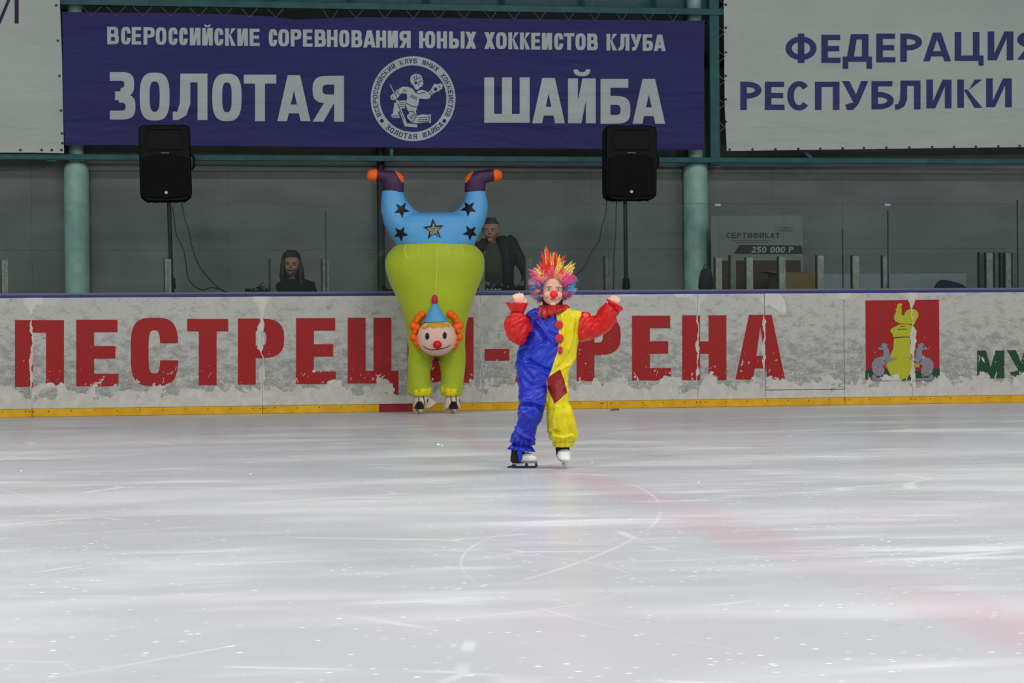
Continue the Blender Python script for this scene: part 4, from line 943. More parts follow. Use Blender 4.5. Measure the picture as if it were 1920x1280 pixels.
# cuffs, cloth gloves and skates of the hidden wearer
def ring_loft(q, secs, kk, amp, n=60, P=PY, d0=IY, back=Yv): loft(q, secs, P, d0, n, 2, [(a, kk) for a in amp], back=back)
for x0, x1 in ((765, 809), (826, 865)):
    q = MB(); ring_loft(q, [((x0+1, 720), (x1-1, 722), .105), ((x0-1, 728), (x1+1, 729), .118), ((x0, 734), (x1, 735), .12), ((x0+2, 741), (x1-2, 741), .105), ((x0+6, 742), (x1-6, 742), .09)], 9, (.0, .03, .05, .03, 0)); q.build('cuff', YELN, ic, smooth=True)
for side, secs, flare, lines in ((0, [((779, 734), (800, 734), .05), ((777, 745), (803, 745), .065), ((775, 756), (801, 757), .075), ((775, 763), (798, 765), .07), ((780, 766), (793, 767), .05)], [(796, 740), (812, 749), (820, 755), (806, 765), (795, 767)], ((785, 745, 786, 758), (794, 742, 797, 760), (802, 748, 801, 760))),
                        (1, [((838, 734), (858, 734), .05), ((836, 745), (862, 745), .065), ((833, 756), (864, 757), .075), ((833, 764), (863, 765), .07), ((838, 768), (858, 768), .05)], [(838, 742), (834, 752), (832, 768), (838, 770), (845, 755)], ((845, 741, 847, 760), (855, 743, 856, 759), (861, 748, 863, 758)))):
    q = MB(); loft(q, secs, PY, IY-.02, 24, 2.4, back=Yv)
    gl = q.build('glove', PALEG, ic, smooth=True); bv = bvh_of(gl, ic)
    MB().prism([PY(x, y, IY-.03) for x, y in flare], (0, .05, 0)).build('glove_flap', PALEG, gl, bevel=.012)
    for a, b, c, d in lines:
        q = MB(); q.tube([hit(bv, a+(c-a)*t, b+(d-b)*t, .002) or PY(a, b, IY-.1) for t in (0, .25, .5, .75, 1)], .0045, 6); q.build('glove_line', BLKN, gl, smooth=True)
    cx = 786 if side == 0 else 849
    p = PY(cx, 768, IY-.02); 
    s_ = MB(); loft(s_, [((cx-9, 766), (cx+9, 766), .10), ((cx-10, 763), (cx+10, 763), .11, .0), ((cx-8, 757), (cx+8, 757), .09), ((cx-5, 752), (cx+5, 752), .06)], PY, IY-.04, 20, 2.3, back=Yv)
    sk = s_.build('skate', mat('black_skate_boot', '#101114', .35, .5), ic, smooth=True)
    x = p.x; MB().box((x-.002, IY-.16, 0.001), (x+.002, IY+.10, .03)).build('blade', mat('skate_steel', '#c6c9cc', .25, .8, metal=.9), sk)
    MB().box((x-.018, IY-.13, .026), (x+.018, IY-.07, .055)).build('blade_holder', SIL, sk); MB().box((x-.018, IY+.02, .026), (x+.018, IY+.08, .055)).build('blade_holder', SIL, sk)
# ================================================================== THE TWO PEOPLE BEHIND THE GLASS
def fist(q, c, fd, pn, sz, curl=1.0, thumb=1, only=None):
    """palm and five curled fingers; c palm centre, fd wrist-to-knuckle direction, pn back-of-hand normal"""
    fd = Vector(fd).normalized(); pn = Vector(pn); pn = (pn-fd*pn.dot(fd)).normalized(); sd = fd.cross(pn)*thumb; c = Vector(c)
    rot = Matrix((sd, fd, pn)).transposed()
    q.sphere(c, (sz*.43, sz*.50, sz*.22), 18, 12, rot)
    for i, (ln, off) in enumerate(((.92, .34), (1.0, .12), (.95, -.11), (.78, -.33))):
        k = c+fd*sz*(.40-.03*abs(i-1))+sd*sz*off; pts = [c+fd*sz*.1+sd*sz*off*.9, k]; a = 0; p = k
        for seg, bend in ((.36, .9), (.30, 1.25), (.20, .9)):
            a += bend*curl; p = p+(fd*math.cos(a)-pn*math.sin(a))*sz*seg*ln; pts.append(p)
        q.tube(pts, [sz*.115, sz*.125, sz*.115, sz*.10, sz*.08], 10)
        for p_, r_ in zip(pts[1:], (.130, .120, .105, .085)): q.sphere(p_, sz*r_, 10, 8)
    b = c-fd*sz*.22+sd*sz*.32; t1 = b+(sd*.35+fd*.42-pn*.18)*sz*.75; t2 = t1+(fd*.35-sd*.20-pn*.35)*sz*.55; t3 = t2+(-sd*.30+fd*.1-pn*.10)*sz*.5
    q.tube([b, t1, t2, t3], [sz*.16, sz*.135, sz*.12, sz*.09], 10)
    for p_, r_ in ((t1, .138), (t2, .122), (t3, .092)): q.sphere(p_, sz*r_, 10, 8)
def headshape(q, c, h, wd, R=None, kid=0):
    """head centred on c, overall height h, width wd; faces -Y of the frame R"""
    R = R or Matrix.Identity(3); c = Vector(c)
    rings_ = []
    for v, w1, df, db in ((-.50, .16, .20, .02), (-.47, .34, .36, .06), (-.42, .50, .41, .16), (-.34, .66, .42, .26), (-.24, .80, .42, .36), (-.12, .90, .41, .44), (0, .96, .41, .50), (.12, 1.0, .42, .54), (.24, .98, .42, .54), (.34, .88, .37, .50), (.42, .70, .28, .42), (.47, .46, .18, .30), (.50, .15, .05, .10)):
        r = []; w1 = w1+(.10*kid if -.46 < v < -.15 else 0)
        for k in range(28):
            a = 2*PI*k/28; x = math.cos(a)*w1*wd/2; s = math.sin(a); y = s*(df if s < 0 else db)*h*.86
            r.append(c+R @ Vector((x, y+.02*h, v*h)))
        rings_.append(r)
    q.rings(rings_)
    f = lambda x, y, z: c+R @ Vector((x*wd, y*h, z*h))
    q.tube([f(0, -.34, .06), f(0, -.40, -.06), f(0, -.43, -.12)], [.045*wd, .07*wd, .10*wd], 10); q.sphere(f(0, -.395, -.13), (.10*wd, .06*wd, .07*wd), 12, 8, R)
    q.sphere(f(0, -.33, -.27), (.19*wd, .07*wd, .075*wd), 14, 8, R); q.sphere(f(0, -.33 if not kid else -.30, -.43), (.16*wd, .08*wd, .10*wd) if not kid else (.14*wd, .08*wd, .07*wd), 12, 8, R)
    for s in (-1, 1):
        q.sphere(f(s*.5, .05, -.02), (.05*wd, .12*wd, .19*wd), 10, 8, R)
        q.sphere(f(s*.22, -.27, -.16), (.19*wd, .10*wd, .16*wd) if kid else (.16*wd, .11*wd, .13*wd), 12, 8, R)
        q.sphere(f(s*.22, -.335, .095), (.15*wd, .05*wd, .05*wd), 12, 8, R)
def face_parts(root, c, h, wd, R, skin, irisc, smile=0, browc='#2c221c'):
    R = R or Matrix.Identity(3); c = Vector(c); f = lambda x, y, z: c+R @ Vector((x*wd, y*h, z*h))
    EW = mat('eye_white', '#d9d4cd', .3); EI = mat('iris_'+irisc, irisc, .3); BRW = mat('brow_'+browc, browc, .8)
    for s in (-1, 1):
        e = MB().sphere(f(s*.21, -.315, -.01), (.085*wd, .05*wd, .036*wd if not smile else .02*wd), 14, 10, R).build('eye', EW if not smile else EI, root, smooth=True)
        if not smile: MB().sphere(f(s*.21, -.338, -.01), (.036*wd, .025*wd, .038*wd), 12, 8, R).build('iris', EI, e, smooth=True)
        MB().tube([f(s*.11, -.365, .06), f(s*.21, -.378, .082), f(s*.33, -.34, .06)], [.012*wd, .022*wd, .010*wd], 8).build('eyebrow', BRW, root, smooth=True)
    LIP = mat('lip_skin', '#8c4038', .5)
    if smile:
        m_ = MB().sphere(f(0, -.365, -.265), (.19*wd, .035*wd, .085*wd), 16, 8, R).build('mouth', mat('mouth_dark', '#2a1012', .6), root, smooth=True)
        MB().sphere(f(0, -.385, -.245), (.15*wd, .025*wd, .025*wd), 14, 6, R).build('teeth', mat('teeth_white', '#cfc9bf', .4), m_, smooth=True)
    else: MB().tube([f(-.15, -.355, -.265), f(0, -.40, -.268), f(.15, -.355, -.265)], [.012*wd, .032*wd, .012*wd], 8).build('lips', LIP, root, smooth=True)

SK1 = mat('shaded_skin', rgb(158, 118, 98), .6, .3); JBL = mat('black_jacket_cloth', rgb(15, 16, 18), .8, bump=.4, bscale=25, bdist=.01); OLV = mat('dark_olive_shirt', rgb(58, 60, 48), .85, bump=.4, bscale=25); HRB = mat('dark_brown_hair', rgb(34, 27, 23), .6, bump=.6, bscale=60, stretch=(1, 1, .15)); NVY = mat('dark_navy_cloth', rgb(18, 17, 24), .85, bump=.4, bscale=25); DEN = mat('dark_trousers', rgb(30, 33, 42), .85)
PB = Matrix.Rotation(YAW*-1, 3, 'Z')
# --- man, standing, looking down at the console
MY = 1.0
man = thing('person', (PY(925, 500, MY).x, MY, FZ), 'man in a black jacket and dark olive shirt standing behind the long console, looking down', 'person')
hw = 25.5*(MY+DC)/FPX; hc = PY(920.5, 431, MY-.02); hh = .235
q = MB(); headshape(q, hc, hh, .165, PB @ Matrix.Rotation(.12, 3, 'X') @ Matrix.Rotation(-.15, 3, 'Z'))
back = Yv
loft(q, [((911, 474), (935, 474), .06), ((912, 462), (932, 462), .058), ((913, 452), (931, 452), .055), ((915, 440), (930, 440), .05)], PY, MY+.02, 20)
loft(q, [((896, 700), (954, 700), .13), ((897, 620), (953, 620), .13), ((892, 560), (958, 560), .125), ((888, 520), (960, 520), .12), ((886, 490), (960, 490), .12), ((890, 473), (956, 470), .10), ((905, 465), (940, 464), .07)], PY, MY, 28)
zf = lambda px, z, y: (PY(px, 640, y).x, y, z)
for sx in (908, 942): q.tube([zf(sx, .95, MY), zf(sx+1, .58, MY-.02), zf(sx+1, FZ+.08, MY+.02)], [.09, .065, .045], 16); q.tube([zf(sx+1, FZ+.05, MY+.06), zf(sx+1, FZ+.045, MY-.14)], [.04, .035], 12)
ra = [PY(950, 452, MY), PY(966, 474, MY-.01), PY(984, 502, MY-.05), PY(989, 520, MY-.22), PY(984, 528, MY-.38)]
q.tube(ra, [.045, .04, .034, .03, .026], 14); fist(q, PY(982, 530, MY-.43), (-.2, -1, -.25), (0, -.2, 1), .085, .45)
la = [PY(896, 455, MY), PY(890, 480, MY+.02), PY(888, 505, MY-.04), PY(896, 524, MY-.28), PY(905, 528, MY-.38)]
q.tube(la, [.042, .038, .034, .03, .026], 14); fist(q, PY(908, 529.5, MY-.43), (.2, -1, -.25), (0, -.2, 1), .085, .45, -1)
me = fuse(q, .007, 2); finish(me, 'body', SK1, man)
face_parts(man, hc, hh, .165, PB @ Matrix.Rotation(.12, 3, 'X') @ Matrix.Rotation(-.15, 3, 'Z'), SK1, '#1b1613')
Rm = PB @ Matrix.Rotation(.12, 3, 'X')
def haircap(c, h, wd, R, th, low, front, name, m, parent, extra=None):
    q = MB(); rings_ = []
    c = Vector(c)
    for i in range(13):
        v = -low+ (0.5+low)*i/12; 
        prof = max(0, 1-(max(0, v)/.56)**2.6)**.5
        r = []
        for k in range(32):
            a = 2*PI*k/32; s = math.sin(a); x = math.cos(a)*(wd/2+th)*prof; y = s*((.40 if s < 0 else .5)*h*.86*prof+th)
            if v < front and s < -.15: y = max(y, -.02*h) if s < -.15 else y; x = x
            r.append(c+R @ Vector((x, y+.02*h, v*h+(th if i == 12 else 0))))
        rings_.append(r)
    q.rings(rings_)
    if extra: extra(q)
    me = fuse(q, .006, 2); displace(me, lambda co, n: .003*nz((co.x*4, co.y*4, co.z), 18, 2)); return finish(me, name, m, parent)
haircap(hc, hh, .165, Rm, .008, .05, .27, 'hair', HRB, man)
q = MB()
loft(q, [((901, 640), (952, 640), .138), ((900, 560), (952, 560), .136), ((894, 520), (955, 520), .133), ((892, 490), (955, 488), .130), ((900, 472), (948, 470), .11), ((909, 463), (938, 462), .085), ((914, 456), (933, 455), .064)], PY, MY, 28)
q.tube([PY(898, 466, MY), PY(890, 490, MY)], .07, 12); q.tube([PY(948, 466, MY), PY(956, 490, MY)], .07, 12)
me = fuse(q, .010, 2); displace(me, lambda co, n: .004*nz((co.x, co.y, co.z*.5), 14, 5)); finish(me, 'shirt', OLV, man)
q = MB()   # open jacket: back, two fronts, sleeves
loft(q, [((886, 640), (918, 640), .16), ((884, 560), (914, 560), .158), ((882, 520), (911, 520), .155), ((882, 490), (911, 490), .15), ((885, 468), (915, 466), .13), ((896, 455), (915, 453), .10), ((902, 448), (914, 446), .07)], PY, MY+.01, 22)
loft(q, [((938, 640), (964, 640), .16), ((940, 560), (964, 560), .158), ((938, 520), (964, 520), .155), ((934, 490), (964, 490), .15), ((930, 465), (966, 462), .13), ((929, 450), (960, 446), .10), ((931, 444), (945, 441), .07)], PY, MY+.01, 22)
loft(q, [((884, 640), (964, 640), .05, .10), ((883, 500), (964, 500), .06, .09), ((888, 465), (962, 462), .05, .07), ((903, 450), (945, 446), .04, .05)], PY, MY, 22)
q.tube(ra[:1]+[PY(958, 455, MY)]+ra[1:4]+[ra[4]-(ra[4]-ra[3])*.2], [.08, .078, .072, .062, .052, .044], 16); q.tube([PY(903, 458, MY)]+la[1:4]+[la[4]-(la[4]-la[3])*.2], [.07, .066, .058, .05, .044], 16)
me = fuse(q, .009, 2); displace(me, lambda co, n: .008*nz((co.x, co.y, co.z*.6), 11, 7)); finish(me, 'jacket', JBL, man)
p1, p2 = PY(966, 455, MY-.07), PY(973, 472, MY-.07)
q = MB()
for sx in (908, 942): q.tube([zf(sx, 1.02, MY), zf(sx+1, .58, MY-.02), zf(sx+1, FZ+.06, MY+.02)], [.105, .085, .07], 16)
me = fuse(q, .01, 2); finish(me, 'trousers', DEN, man)
# --- woman, seated on a high stool
WY = .95
wo = thing('person', (PY(548, 500, WY).x, WY, FZ), 'laughing woman with long dark hair reddish at the ends, in a dark jacket', 'person')
wh = .215; wc = PY(546.5, 497, WY-.03); Rw = PB @ Matrix.Rotation(.08, 3, 'Y') @ Matrix.Rotation(-.1, 3, 'X')
q = MB(); headshape(q, wc, wh, .152, Rw)
loft(q, [((537, 530), (561, 530), .055), ((539, 520), (558, 520), .048), ((540, 510), (557, 510), .045)], PY, WY+.02, 18)
loft(q, [((528, 660), (578, 660), .14), ((528, 600), (576, 600), .11), ((522, 560), (584, 560), .115), ((518, 540), (590, 540), .11), ((522, 530), (586, 529), .09), ((534, 524), (565, 523), .06)], PY, WY, 26)
kz = PY(545, 660, WY).z
for s in (-1, 1):
    hx = PY(553, 640, WY).x+s*.09
    q.tube([(hx, WY, kz), (hx+s*.03, WY-.40, kz+.02), (hx+s*.03, WY-.36, FZ+.38)], [.085, .062, .045], 14); q.tube([(hx+s*.03, WY-.34, FZ+.36), (hx+s*.03, WY-.48, FZ+.34)], [.04, .032], 10)
    sh0 = PY(553+s*28, 540, WY); q.tube([sh0, PY(553+s*40, 585, WY-.02), PY(553+s*22, 596, WY-.25)], [.05, .04, .028], 12); fist(q, PY(553+s*18, 597, WY-.30), (-s*.4, -1, 0), (0, 0, 1), .075, .5, -s)
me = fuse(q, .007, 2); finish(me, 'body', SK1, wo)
face_parts(wo, wc, wh, .152, Rw, SK1, '#1b1613', smile=1)
q = MB()
def extra(q):
    loft(q, [((539, 469), (554, 469), .05, .02), ((531, 475), (562, 475), .085, .02), ((527.5, 488), (565.5, 488), .085, .035), ((525.5, 505), (567, 505), .08, .045), ((524.5, 520), (569, 520), .07, .045), ((526, 536), (572, 536), .06, .04), ((532, 545), (568, 545), .04, .04)], PY, WY, 26)
    for pts, r in (([(532, 486), (530, 500), (529, 516), (531, 534)], (.02, .026, .030, .014)), ([(561, 486), (563, 500), (565, 516), (568, 534)], (.02, .028, .034, .016))): q.tube([PY(x, y, WY-.035) for x, y in pts], r, 12)
haircap(wc, wh, .152, Rw, .010, .10, .34, 'hair', HRB, wo, extra)
q = MB(); q.tube([PY(x, y, WY-.075) for x, y in ((562, 504), (563, 516), (565, 530), (563, 546))], (.006, .020, .026, .012), 12); me = fuse(q, .006, 2); lab(finish(me, 'hair_ends', mat('red_brown_hair', rgb(88, 34, 24), .6), wo), 'reddish hair ends')
q = MB()
loft(q, [((526, 650), (580, 650), .15), ((526, 600), (579, 600), .125), ((519, 560), (588, 560), .13), ((513, 545), (594, 545), .125), ((518, 531), (590, 529), .10), ((532, 524), (572, 522), .075)], PY, WY, 26)
for s in (-1, 1): q.tube([PY(553+s*24, 538, WY), PY(553+s*40, 560, WY), PY(553+s*41, 585, WY-.02), PY(553+s*25, 595, WY-.22)], [.06, .062, .054, .042], 14)
me = fuse(q, .009, 2); displace(me, lambda co, n: .006*nz(co, 13, 3)); finish(me, 'jacket', NVY, wo)
q = MB()
for s in (-1, 1):
    hx = PY(553, 640, WY).x+s*.09; q.tube([(hx, WY+.05, kz), (hx+s*.03, WY-.40, kz+.02), (hx+s*.03, WY-.36, FZ+.42)], [.10, .078, .058], 14)
me = fuse(q, .01, 2); finish(me, 'trousers', DEN, wo)
x = PY(553, 640, WY).x; ws = thing('stool', (x, WY+.02, FZ), 'tall stool under the laughing woman', 'stool')
MB().lathe((x, WY+.02, kz-.15), [(0, .17), (.04, .17)], 20).build('seat', WOOD, ws, smooth=True)
for i, j in ((-1, -1), (1, -1), (-1, 1), (1, 1)): MB().tube([(x+i*.1, WY+.02+j*.1, kz-.15), (x+i*.18, WY+.02+j*.16, FZ)], .012, 8).build('leg', MATS['table_leg_steel'], ws)
# ================================================================== THE CHILD CLOWN ON SKATES
foot = PZ(1012, 877, 0); CD = (foot-CAM).dot(FH); S = CD/FPX           # S: metres per picture pixel at the child
ch = thing('person', (foot.x, foot.y, 0), 'child skating in a blue, yellow and red clown suit and rainbow wig', 'person')
def C(px, py, d=0.0): return PD(px, py, CD+d)
def SATIN(name, c, attr=None, c2=None, attr2=None, c3=None, rough=.36):
    m = bpy.data.materials.new(name); t = NT(m); b = t.b; p = t.add('ShaderNodeTexCoord').outputs['Object']
    col_ = rgb(*c) if not isinstance(c, str) else rgb(c)
    if attr:
        a = t.add('ShaderNodeAttribute'); a.attribute_name = attr; col_ = t.mix(t.ramp(a.outputs['Fac'], -.0015, .0015), col_, rgb(*c2))
        if attr2: a = t.add('ShaderNodeAttribute'); a.attribute_name = attr2; col_ = t.mix(t.ramp(a.outputs['Fac'], -.0015, .0015), col_, rgb(*c3))
        t.link(col_, b.inputs['Base Color'])
    else: b.inputs['Base Color'].default_value = col_
    b.inputs['Roughness'].default_value = rough; b.inputs['Specular IOR Level'].default_value = .42; b.inputs['Sheen Weight'].default_value = .0
    b.inputs['Anisotropic'].default_value = .3
    t.bump(t.noise(t.scalev(p, (1, 1, .5)), 42, 4, .55, .8), .55, .006); MATS[name] = m; return m
BLUE, YELL, REDS = (24, 46, 180), (222, 208, 8), (208, 20, 15)
SUIT = SATIN('satin_blue_yellow', BLUE, 'seam', YELL, 'patch', (132, 8, 12)); RSAT = SATIN('satin_red', REDS); RDK = SATIN('satin_dark_red', (176, 14, 22)); BSAT = SATIN('satin_blue', BLUE); YSAT = SATIN('satin_yellow', YELL)
SKIN = mat('child_skin', rgb(228, 182, 158), .5, .35, bump=.1, bscale=150, bdist=.001); BKN = mat('black_knit', '#0b0b0d', .85, bump=.3, bscale=200)
# ---- body: one continuous skin under the suit
HC = C(1036, 541, -.01); HH = 66*S; HWD = 43*S; HR = Matrix((RH, FH, ZU)).transposed() @ Matrix.Rotation(math.radians(3), 3, 'Y') @ Matrix.Rotation(.06, 3, 'X') @ Matrix.Rotation(.08, 3, 'Z')
q = MB(); headshape(q, HC, HH, HWD, HR, 1)
loft(q, [((1021, 594), (1056, 594), .05), ((1024, 580), (1052, 580), .042), ((1025, 565), (1050, 565), .04), ((1027, 552), (1048, 552), .04)], C, 0, 20)
def loftc(q, secs, n=28, e=2.0, ruff=None, caps=(True, True)): return loft(q, secs, lambda x, y, d: C(x, y, d), 0.0, n, e, ruff, caps)
loftc(q, [((985, 712), (1050, 706), .085), ((982, 690), (1058, 690), .095), ((986, 660), (1068, 658), .09), ((990, 630), (1074, 626), .085), ((996, 604), (1080, 604), .08), ((1004, 592), (1072, 592), .065), ((1018, 585), (1060, 585), .05)])
bl = [C(1003, 708, -.02), C(998, 750, -.06), C(991, 775, -.08), C(980, 815, .0), C(973, 850, .03)]
yl = [C(1040, 708, 0), C(1046, 745, -.05), C(1052, 770, -.05), C(1056, 815, 0), C(1056, 845, .02)]
q.tube(bl, [.06, .048, .042, .036, .032], 16); q.tube(yl, [.06, .045, .042, .036, .032], 16)
rarm = [C(1084, 600, 0), C(1110, 612, -.02), C(1130, 603, -.05), C(1147, 580, -.07), C(1150, 574, -.08)]
larm = [C(996, 602, 0), C(978, 618, -.05), C(967, 628, -.09), C(969, 598, -.14), C(971, 578, -.15)]
q.tube(rarm, [.036, .031, .029, .025, .023], 14); q.tube(larm, [.034, .032, .031, .026, .023], 14)
fist(q, C(1152, 570.5, -.09), CX*.15+CY*.7-CF*.45, CX*.2+CY*.55-CF*.9, .066, .95, -1)
fist(q, C(973, 567, -.16), CY*.95-CX*.05-CF*.1, -CF*.9+CX*.2, .074, .95, 1)
me = fuse(q, .0032, 1); finish(me, 'body', SKIN, ch)
face_parts(ch, HC, HH, HWD, HR, SKIN, '#39424e', browc='#a98464')
MB().sphere(C(1038.5, 551.5, -.128), (.0235, .024, .023), 22, 14).build('clown_nose', mat('red_foam_nose', rgb(240, 34, 24), .8, bump=.4, bscale=180), ch, smooth=True)
q = MB(); loftc(q, [((1018, 585), (1059, 585), .070), ((1018, 576), (1057, 576), .060), ((1017, 566), (1055, 567), .058, .004), ((1015.5, 559), (1055.5, 561), .060, .010)], 28, 2, None, (True, True)); q.build('turtleneck', BKN, ch, smooth=True)
# ---- jumpsuit
q = MB()
TS = [((972, 722), (1064, 722), .115), ((968, 700), (1067, 700), .125), ((966.5, 682), (1074, 684), .125), ((968, 664), (1080, 662), .12), ((976, 645), (1084, 645), .115), ((984, 628), (1089, 628), .11), ((986, 610), (1093, 610), .105), ((987, 597), (1095, 594), .098), ((989, 586), (1090, 584), .085), ((1002, 578), (1072, 579), .065), ((1018, 575), (1058, 576), .055)]
loftc(q, TS, 34, 2.3)
loftc(q, [((967, 690), (1034, 690), .11), ((970, 712), (1028, 712), .108, -.01), ((973, 735), (1027, 737), .105, -.03), ((973, 755), (1025, 756), .10, -.05), ((971, 775), (1018, 779), .09, -.05), ((970, 795), (1009, 798), .08, -.03), ((963, 808), (1004, 812), .085, -.01), ((957, 820), (1003, 824), .085, 0), ((956, 829), (1002, 833), .07, .01), ((962, 834), (996, 838), .055, .01)], 32, 2.2)
loftc(q, [((1008, 690), (1069, 690), .11), ((1022, 712), (1066, 710), .105, -.01), ((1027, 735), (1067, 733), .10, -.03), ((1026, 755), (1067, 752), .10, -.04), ((1026, 775), (1076, 775), .105, -.04), ((1026, 795), (1081, 795), .11, -.02), ((1027, 812), (1083.5, 812), .11, 0), ((1030, 823), (1083, 822), .10, 0), ((1036, 828), (1076, 828), .08, 0)], 32, 2.2)
me = fuse(q, .0055, 4)
# folds read from the photograph: (polyline, half-width px, height m; negative = crease)
FOLDS = [([(1005, 600), (1015, 612), (1026, 628), (1040, 643)], 3.0, .010), ([(1001, 610), (1012, 628), (1022, 640)], 3.5, -.007), ([(1030, 618), (1044, 624)], 4, .006), ([(996, 652), (1010, 642), (1022, 636)], 3, -.008),
 ([(990, 590), (1000, 596), (996, 606)], 3, .009), ([(1003, 588), (1008, 600)], 2.5, -.007), ([(972, 655), (985, 652), (994, 662)], 3, -.007), ([(993, 676), (1004, 684), (1018, 691), (1030, 694)], 3.5, -.014), ([(988, 684), (1003, 686), (1016, 693), (1027, 702)], 2.4, .010),
 ([(982, 670), (985, 684), (996, 696), (1006, 712)], 3, .007), ([(976, 690), (984, 706), (996, 716), (1010, 718)], 3, .006), ([(979, 700), (986, 714), (1000, 724)], 3, -.006), ([(972, 745), (986, 752), (1000, 754), (1016, 758)], 2.6, .009), ([(974, 756), (985, 760), (996, 758), (1008, 761), (1018, 770)], 3, -.012), ([(975, 765), (983, 775), (996, 785)], 3, .006),
 ([(996, 760), (997, 778)], 2, -.006), ([(970, 802), (975, 812), (985, 819), (1000, 823)], 2.6, .012), ([(966, 812), (972, 822), (990, 828)], 3, -.009), ([(1006, 770), (1000, 790), (988, 806)], 3, .006),
 ([(1052, 590), (1056, 612), (1055, 640), (1050, 662), (1044, 684)], 2.6, .007), ([(1060, 590), (1064, 615), (1062, 645), (1056, 670)], 2.6, -.007), ([(1068, 586), (1073, 604), (1072, 630), (1066, 655)], 2.6, .007), ([(1078, 585), (1082, 604), (1080, 625)], 2.6, -.008), ([(1087, 586), (1089, 606)], 2, .006),
 ([(1078, 668), (1066, 684), (1050, 692)], 3, .008), ([(1068, 662), (1058, 680), (1048, 688)], 3, -.006), ([(1051, 693), (1058, 712), (1066, 732)], 2, .006), ([(1063, 736), (1052, 748), (1042, 756)], 2.4, .007),
 ([(1036, 770), (1032, 790), (1033, 806), (1040, 812)], 3, -.010), ([(1044, 762), (1039, 785), (1040, 803)], 3, .009), ([(1058, 765), (1062, 790), (1070, 812)], 3, -.006), ([(1066, 762), (1072, 785), (1077, 812)], 3, .008), ([(1029, 805), (1040, 816), (1056, 820), (1070, 816), (1080, 820)], 2.6, .008), ([(1030, 812), (1040, 808), (1046, 812)], 3, -.010)]
def segd(x, y, a, b):
    dx, dy = b[0]-a[0], b[1]-a[1]; l = dx*dx+dy*dy; t = max(0, min(1, ((x-a[0])*dx+(y-a[1])*dy)/l)) if l else 0
    return math.hypot(x-a[0]-t*dx, y-a[1]-t*dy)
def folds(px, py, F):
    d = 0
    for pl, w_, h_ in F:
        if px < min(p[0] for p in pl)-12 or px > max(p[0] for p in pl)+12 or py < min(p[1] for p in pl)-12 or py > max(p[1] for p in pl)+12: continue
        m = min(segd(px, py, a, b) for a, b in zip(pl, pl[1:])); d += h_*math.exp(-(m/w_)**2)
    return d
def wr_(co, s, amp, seed, ang):
    px, py = proj(co); u = (px*math.cos(ang)+py*math.sin(ang))/s; v = (-px*math.sin(ang)+py*math.cos(ang))/(s*3)
    return amp*(1-2*abs(noise.noise(Vector((u, v, co.y*6+seed)))))-amp*.4
def dS(co, n):
    px, py = proj(co); fr_ = max(0, -n.dot(FH)); d = 1.45*folds(px, py, FOLDS)*(.35+.65*min(1, fr_*2.5))
    if py < 705: d += wr_(co, 11, .006, 1, .7 if px < 1046 else .15)
    elif px < 1027: d += wr_(co, 11, .007, 5, 1.1 if py < 760 else .9)
    else: d += wr_(co, 11, .006, 9, .15)
    if py > 806:
        if px < 1015: d += .006*math.sin(px*.75+py*.2)*(py-806)/28
        elif py > 815: d += .005*math.sin(px*.8)*(py-815)/14
    return d
displace(me, dS)
SEAM = [(560, 1040), (590, 1042), (600, 1045), (612, 1047.5), (632, 1048.5), (650, 1047), (662, 1044), (680, 1038), (697, 1033), (712, 1025), (735, 1025.5), (755, 1024), (775, 1018), (800, 1015), (840, 1015), (900, 1015)]
PATCH = [(1050, 692), (1058, 712), (1064, 736), (1040, 757), (1027, 728), (1025, 709)]
def seamx(y):
    for (a, xa), (b, xb) in zip(SEAM, SEAM[1:]):
        if a <= y <= b: return xa+(xb-xa)*(y-a)/(b-a)
    return SEAM[0][1] if y < 560 else SEAM[-1][1]
sa = me.attributes.new('seam', 'FLOAT', 'POINT'); pa_ = me.attributes.new('patch', 'FLOAT', 'POINT')
av, bv_ = [], []
nrm = [v.normal.copy() for v in me.vertices]
for v, n in zip(me.vertices, nrm):
    px, py = proj(v.co); av.append((px-seamx(py))*S)
    ins = False; m = 1e9
    for (x0, y0), (x1, y1) in zip(PATCH, PATCH[1:]+PATCH[:1]):
        if (y0 > py) != (y1 > py) and px < (x1-x0)*(py-y0)/(y1-y0)+x0: ins = not ins
        m = min(m, segd(px, py, (x0, y0), (x1, y1)))
    bv_.append((m if ins else -m)*S if n.dot(FH) < .2 and px > seamx(py)-3 else -.05)
sa.data.foreach_set('value', av); pa_.data.foreach_set('value', bv_)
suit = finish(me, 'jumpsuit', SUIT, ch); bvS = bvh_of(suit, ch)
# ---- sleeves
def sleeve(secs_list, F, nm, seed, ang):
    q = MB()
    for s in secs_list: loftc(q, s, 28, 2.1)
    me = fuse(q, .005, 3)
    displace(me, lambda co, n: folds(*proj(co), F)+wr_(co, 8, .006, seed, ang)); return finish(me, nm, RSAT, ch)
sleeve([[((1086, 584), (1083, 636), .085), ((1096, 584), (1090, 640), .085), ((1108, 592), (1106, 637), .08), ((1118, 593), (1120, 632), .078), ((1124, 583), (1134, 627), .075, -.02), ((1128, 575), (1147, 614), .07, -.04), ((1133, 570.5), (1157, 600), .065, -.055), ((1137, 567.5), (1160, 590), .05, -.07), ((1140, 568), (1159, 584), .042, -.075)]],
       [([(1112, 592), (1108, 606), (1112, 614)], 2.5, -.010), ([(1100, 588), (1110, 590), (1118, 598)], 2.2, .008), ([(1126, 578), (1120, 596), (1100, 618), (1092, 636)], 3, .008), ([(1128, 600), (1120, 616), (1108, 628)], 3, -.007), ([(1143, 590), (1134, 612)], 3, .007), ([(1150, 592), (1158, 596)], 2.5, -.010), ([(1098, 600), (1093, 620)], 3, -.006)], 'sleeve', 3, 1.0)
